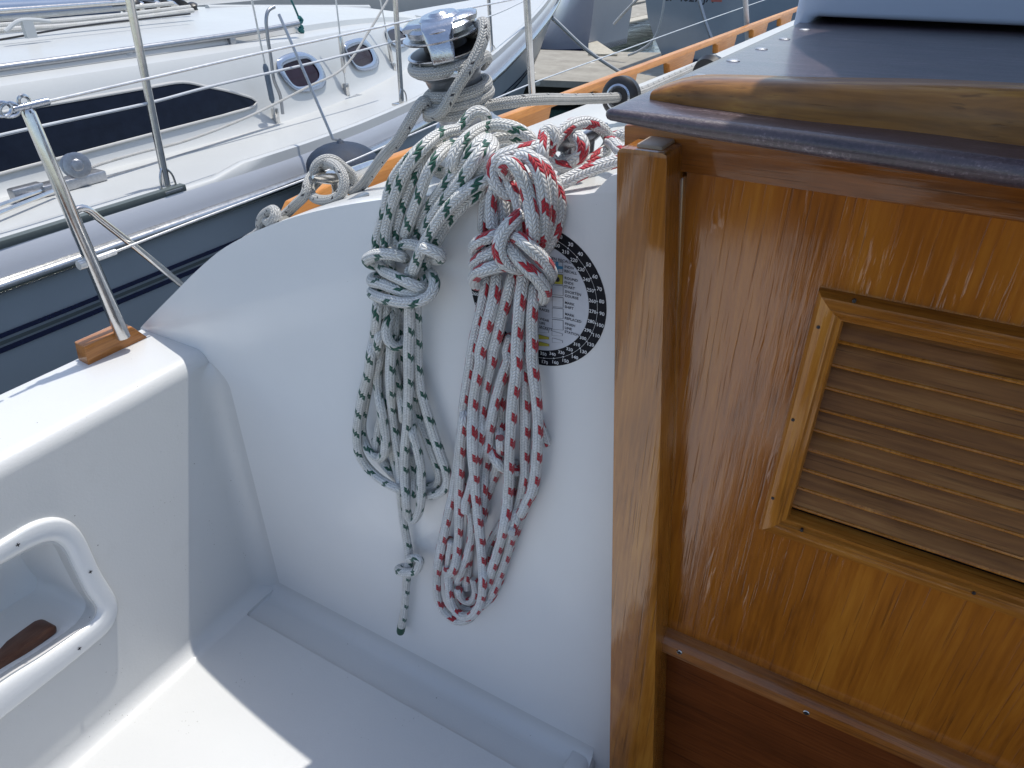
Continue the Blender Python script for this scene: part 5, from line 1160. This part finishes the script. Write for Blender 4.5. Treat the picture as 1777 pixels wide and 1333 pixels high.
# mast-base clutter, lines on the coachroof
def nrope(name, pts, X_, rad, mat, label, cat='rope', grp=None):
    mb = MB(); P_ = []
    for q in pts:
        Xq = q[2] if len(q) > 2 else X_
        P_.append(onX(q[0], q[1], Xq))
    mb.tube(catmull(P_, 0.02), rad, 8); return tag(mb.build(name, mat), label, cat, grp)
nrope('control_line', [(-200, 78), (0, 53), (120, 45), (220, 34), (335, 18)], -3.3, 0.011, 'rp', 'pale control line on the neighbouring coachroof, nearest to the handrail', grp='lines led aft over the coachroof')
nrope('control_line', [(-200, 65), (0, 44), (130, 35), (330, 12)], -3.45, 0.010, 'rp', 'second pale control line from the handrail on the neighbouring coachroof', grp='lines led aft over the coachroof')
nrope('control_line', [(-200, 50), (0, 33), (130, 22), (300, 6)], -3.6, 0.010, 'rp', 'third pale control line from the handrail on the neighbouring coachroof', grp='lines led aft over the coachroof')
nrope('thin_cord', [(-150, 92), (0, 69), (130, 47), (330, 24)], -3.2, 0.004, 'black', 'thin dark cord lying between handrail and pale control lines', 'cord')
b1_ = onX(-200, 30, -3.9); b2_ = onX(200, 10, -3.9)
mb = MB(); mb.tube([b1_, b2_], 0.045, 20); mb.build('boom', plain('blue_grey_spar', (0.16, 0.22, 0.33), 0.3, coat=0.6), nb)
mb = MB(); mb.tube([onX(-200, 33, -3.6), onX(230, 3, -3.6)], 0.012, 12); mb.build('grab_tube', 'steel', nb)
mb = MB()
rng = random.Random(3)
for k in range(11):
    p = onX(205 + k * 13, 10 + rng.uniform(-5, 5), -3.7); r_ = rng.uniform(0.02, 0.045)
    mb.revolve(p - np.array([0, 0, 0.03]), (rng.uniform(-.5, .5), rng.uniform(-.5, .5), 1), [(r_ * 0.7, 0), (r_, 0.01), (r_ * 0.8, 0.03), (r_, 0.05), (r_ * 0.5, 0.06)], 14, mi=k % 2)
mb.build('line_clutches', ['black', 'steel'], nb)
mb = MB(); a_ = onX(360, 15, -3.75); b_ = onX(640, 14, -3.75); mb.tube([a_, b_], 0.02, 10); mb.build('sliding_track', 'nwhite', nb)
s_ = MB(); hb = onX(50, 51, -3.15); s_.tube(spline([hb + np.array([0, -0.09, 0.0]), hb + np.array([0, -0.03, 0.03]), hb + np.array([0, 0.03, 0.03]), hb + np.array([0, 0.09, 0.02])]), 0.008, 8); s_.box((hb[0] - 0.01, hb[1] - 0.02, hb[2] - 0.03), (hb[0] + 0.01, hb[1] + 0.02, hb[2] + 0.03)); s_.build('cleat', 'nwhite', nb)
# grab hoop and sheet
hoop = MB(); hoop.tube(spline([onX(x, y, -2.56) for x, y in [(476, 12), (466, 18), (462, 32), (464, 60), (470, 100), (476, 140), (486, 165), (491, 198)]], 0.01), 0.0075, 10); hoop.build('bent_tube', 'cleat', nb)
nrope('sheet_line', [(-100, 400, -2.45), (60, 345, -2.45), (128, 305, -2.5), (160, 290, -2.5), (235, 267, -2.5), (320, 245, -2.5), (430, 203, -2.5), (530, 153, -2.5), (596, 118, -2.5), (640, 55, -2.5), (676, -5, -2.5)], -2.5, 0.0055, 'rp', 'thin grey sheet line running forward along the neighbouring side deck', 'rope')
tcd = MB(); tcd.tube(spline([onX(x, y, -2.9) for x, y in [(505, 0), (512, 15), (519, 32)]]), 0.005, 8); tcd.tube(spline([onX(x, y, -2.88) for x, y in [(519, 30), (524, 36), (517, 42), (525, 48), (519, 52), (526, 55)]]), 0.010, 8)
tag(tcd.build('teal_cord', 'teal'), 'short teal cord tied off at the front end of the roof handrail', 'cord')
# pulpit at the bow
pp = MB()
for l, r_ in (([(940, -10), (930, 20), (936, 45)], 0.012), ([(915, -10), (905, 20), (898, 42)], 0.010), ([(925, 0), (945, 14), (958, 30)], 0.02), ([(928, 10), (942, 26), (950, 40)], 0.025), ([(936, 5), (950, 20), (940, 34)], 0.02)):
    pp.tube(spline([onY(x, y, 6.7) for x, y in l], 0.03), r_, 10)
pp.build('bow_fittings', 'steel', nb)

# ---- fender
fc = onX(597, 297, -1.90); fr_ = 0.138
mb = MB(); pr = [(0.0001, -0.32)] + [(fr_ * math.sin(R(a)), -0.22 - 0.10 * math.cos(R(a))) for a in range(12, 91, 12)] + [(fr_, 0.0)] + [(fr_ * math.cos(R(a)), 0.02 + 0.085 * math.sin(R(a))) for a in range(10, 86, 12)] + [(0.014, 0.106), (0.012, 0.112), (0.0001, 0.113)]
mb.revolve(fc, (0, 0, 1), pr, 36)
fen = tag(mb.build('fender', 'fender', ang=80), 'rounded navy cloth covered fender hanging over the neighbouring gunwale', 'fender')
ft = fc + np.array([0, 0, 0.115])
hkp = onX(484, 25, -2.2)
mb = MB(); mb.tube([ft, onX(578, 242, -2.0), onX(530, 130, -2.1), hkp], 0.0055, 8); mb.build('fender_line', 'cleat', fen)

# ================================================================== DOCKS AND BOATS BEYOND
def dockmat():
    n = N('weathered_grey_dock'); v = n.coord()
    c_ = n.ramp(n.noise(v, 3, 6, 0.7), [(0.3, (0.22, 0.20, 0.165)), (0.7, (0.36, 0.335, 0.28))])
    vor = n.new('ShaderNodeTexVoronoi'); vor.inputs['Scale'].default_value = 2.6; n.link(v, vor.inputs['Vector'])
    d_ = n.step(n.math('ADD', vor.outputs['Distance'], n.math('MULTIPLY', n.noise(v, 12, 3), 0.12)), 0.20, 0.17)
    c_ = n.mix(n.math('MULTIPLY', d_, 0.8), c_, (0.62, 0.60, 0.54)); n.set(Base_Color=c_, Roughness=0.85); return n.m
MT['dock'] = dockmat()
MT['dockedge'] = plain('pale_dock_edge', (0.50, 0.46, 0.37), 0.7, var=0.3)
MT['pile'] = plain('dark_wet_timber', (0.03, 0.03, 0.025), 0.6)
def pslab(name, px, z, th, mat, parent=None):
    P_ = [onZ(x, y, z) for x, y in px]; mb = MB(); mb.prism(P_, [p - np.array([0, 0, th]) for p in P_]); return mb.build(name, mat, parent, bevel=0.01)
dk = thing('main_dock', onZ(1000, 115, -1.6), 'wide grey weathered dock across the bows with pale spots', 'dock')
pslab('dock_top', [(820, 132), (912, 138), (1020, 142), (1160, 149), (1300, 156), (1300, 92), (1120, 91), (1020, 89), (930, 86), (820, 82)], -1.6, 0.08, 'dock', dk)
pslab('dock_fascia', [(820, 134.5), (912, 140.5), (1020, 144.5), (1160, 151.5), (1300, 158.5), (1300, 155), (1160, 148), (1020, 141), (912, 137), (820, 131)], -1.62, 0.04, 'dockedge', dk)
pslab('dock_float', [(820, 131), (912, 137), (1020, 141), (1160, 148), (1300, 155), (1300, 95), (820, 85)], -1.70, 0.35, 'pile', dk)
fd = thing('finger_dock', onZ(1075, 35, -1.55), 'narrow tan finger dock between the two grey hulls', 'dock')
pslab('dock_top', [(1000, 33), (1140, 0), (1140, 21), (1000, 52)], -1.55, 0.06, 'dock', fd)
pslab('dock_fascia', [(1000, 52), (1140, 21), (1140, 27), (1000, 59)], -1.56, 0.05, 'dockedge', fd)
pl_ = pslab('plank', [(1021, 66), (1030, 66), (1072, 94), (1021, 93)], -1.57, 0.03, 'dockedge'); tag(pl_, 'pale plank lying at the edge of the main dock beside the grey bow', 'plank')
MT['greyhull'] = plain('lilac_grey_hull_paint', (0.30, 0.30, 0.34), 0.3, coat=0.4, var=0.08, sc=2)
MT['bluehull'] = plain('blue_grey_hull_paint', (0.24, 0.29, 0.34), 0.25, coat=0.5, var=0.10, sc=2)
def farhull(name, label, left, right, Ys, mat, wat):
    """side of a hull given by two edge lines (top to bottom, px) at two depths, closed behind"""
    rt_ = thing(name, onY(*left[-1], Ys[0]), label, 'sailboat')
    mb = MB(); L_ = [onY(x, y, Ys[0]) for x, y in left]; R_ = [onY(x, y, Ys[1]) for x, y in right]
    bk = np.array([0.0, 1.8, 0.0])
    cols = []
    for t in np.linspace(0, 1, 14):
        bulge = 0.55 * math.sin(math.pi * t) 
        cols.append([l + (r_ - l) * t + np.array([0, -bulge * 0.5, 0]) for l, r_ in zip(L_, R_)])
    cols.append([p + bk for p in cols[-1]]); cols.insert(0, [p + bk for p in cols[0]])
    mb.loft(cols, close_u=False); mb.loft([[c_[0] for c_ in cols], [c_[0] + np.array([0, 1.5, 0.15]) for c_ in cols]])
    h_ = mb.build('hull', mat, rt_, ang=60)
    mb = MB(); mb.loft([[c_[-1] + np.array([0, -0.01, 0]) for c_ in cols], [c_[-2] * wat + c_[-1] * (1 - wat) + np.array([0, -0.015, 0]) for c_ in cols]]); mb.build('waterline_band', 'navy', rt_)
    return rt_
farhull('grey_sailboat', 'grey hulled boat berthed behind the main dock, beside the neighbouring bow', [(985, -25), (958, 20), (938, 55), (930, 75), (929, 88)], [(1034, -25), (1030, 10), (1026, 45), (1022, 70), (1020, 95)], (13.6, 12.4), 'greyhull', 0.45)
bb = farhull('blue_grey_sailboat', 'large blue-grey hulled boat with registration lettering beyond the teak rail', [(1110, -60), (1120, 0), (1124, 30), (1134, 62), (1152, 104)], [(1560, -120), (1560, -40), (1540, 30), (1520, 80), (1500, 130)], (10.5, 10.0), 'bluehull', 0.2)
tm = MB()
q = onY(1178, 4.5, 9.98); 
text_mesh(tm, 'CF 4027 JA', q[0] - 0.1, q[2] + 0.085, 0.14, 9.6, 0, 'LEFT'); tm.build('registration_lettering', 'ink', bb, smooth=False)
tm2 = MB(); q2 = onY(1234, 3, 9.6); tm2.box((q2[0], 9.59, q2[2]), (q2[0] + 0.13, 9.602, q2[2] + 0.12)); tm2.build('registration_sticker', plain('faded_red_sticker', (0.45, 0.12, 0.09), 0.5), bb)
def yrope(name, pts, Yv, rad, mat, label, cat='rope'):
    mb = MB(); mb.tube(catmull([onY(q[0], q[1], q[2] if len(q) > 2 else Yv) for q in pts], 0.08), rad, 8); return tag(mb.build(name, mat), label, cat)
yrope('mooring_line', [(942, 15, 7.3), (970, 42, 7.6), (1020, 88, 8.3), (1072, 123, 9.0), (1085, 131, 9.2)], 8, 0.022, 'coated', 'grey mooring line from the neighbouring bow down to the dock', 'mooring line')
yrope('mooring_line', [(1154, -10), (1148, 30), (1135, 68), (1110, 88), (1090, 96)], 9.3, 0.015, 'rp', 'slack tan mooring line hanging from the blue-grey bow', 'mooring line')
yrope('mooring_line', [(1210, -10), (1216, 10), (1225, 40), (1238, 75)], 9.2, 0.02, 'cleat', 'dark line hanging down the side of the blue-grey hull', 'mooring line')
yrope('mooring_line', [(1110, -5, 11), (1085, 20, 11), (1065, 42, 11)], 11, 0.02, 'rp', 'short tan line crossing the narrow finger dock', 'mooring line')
# dock hoses / loop on the main dock
# boats and dock on the far side of the neighbour
fb = thing('far_dock', (-8.5, 12, -1.6), 'distant tan dock beyond the neighbouring coachroof', 'dock')
MB().box((-9.5, 4, -1.68), (-8.2, 40, -1.6)).build('dock_top', 'dock', fb); MB().box((-9.4, 4, -1.95), (-8.3, 40, -1.69)).build('dock_float', 'pile', fb)
fs = thing('far_sailboat', (-11.5, 14, ZW), 'white boat far beyond the neighbouring cabin roof', 'sailboat')
mb = MB(); mb.loft([[(-10.2 - 0.2 * abs(z_ + 0.9) - 1.4 * (max(0, abs(y_ - 12) - 4) / 5) ** 2, y_, z_) for z_ in (-0.9, -1.2, -1.6, -2.0)] for y_ in np.linspace(3, 21, 30)]); mb.build('hull', 'nwhite', fs)
mb = MB(); mb.loft([[(-10.2 - 1.4 * (max(0, abs(y_ - 12) - 4) / 5) ** 2, y_, -0.9), (-13.8, y_, -0.8)] for y_ in np.linspace(3, 21, 30)]); mb.build('deck', 'nwhite', fs)
MB().box((-13.2, 6, -0.85), (-11.0, 14, -0.45)).build('cabin', 'nwhite', fs, bevel=0.1)
MB().box((-10.995, 7, -0.75), (-10.98, 12, -0.58)).build('window', 'tint', fs)
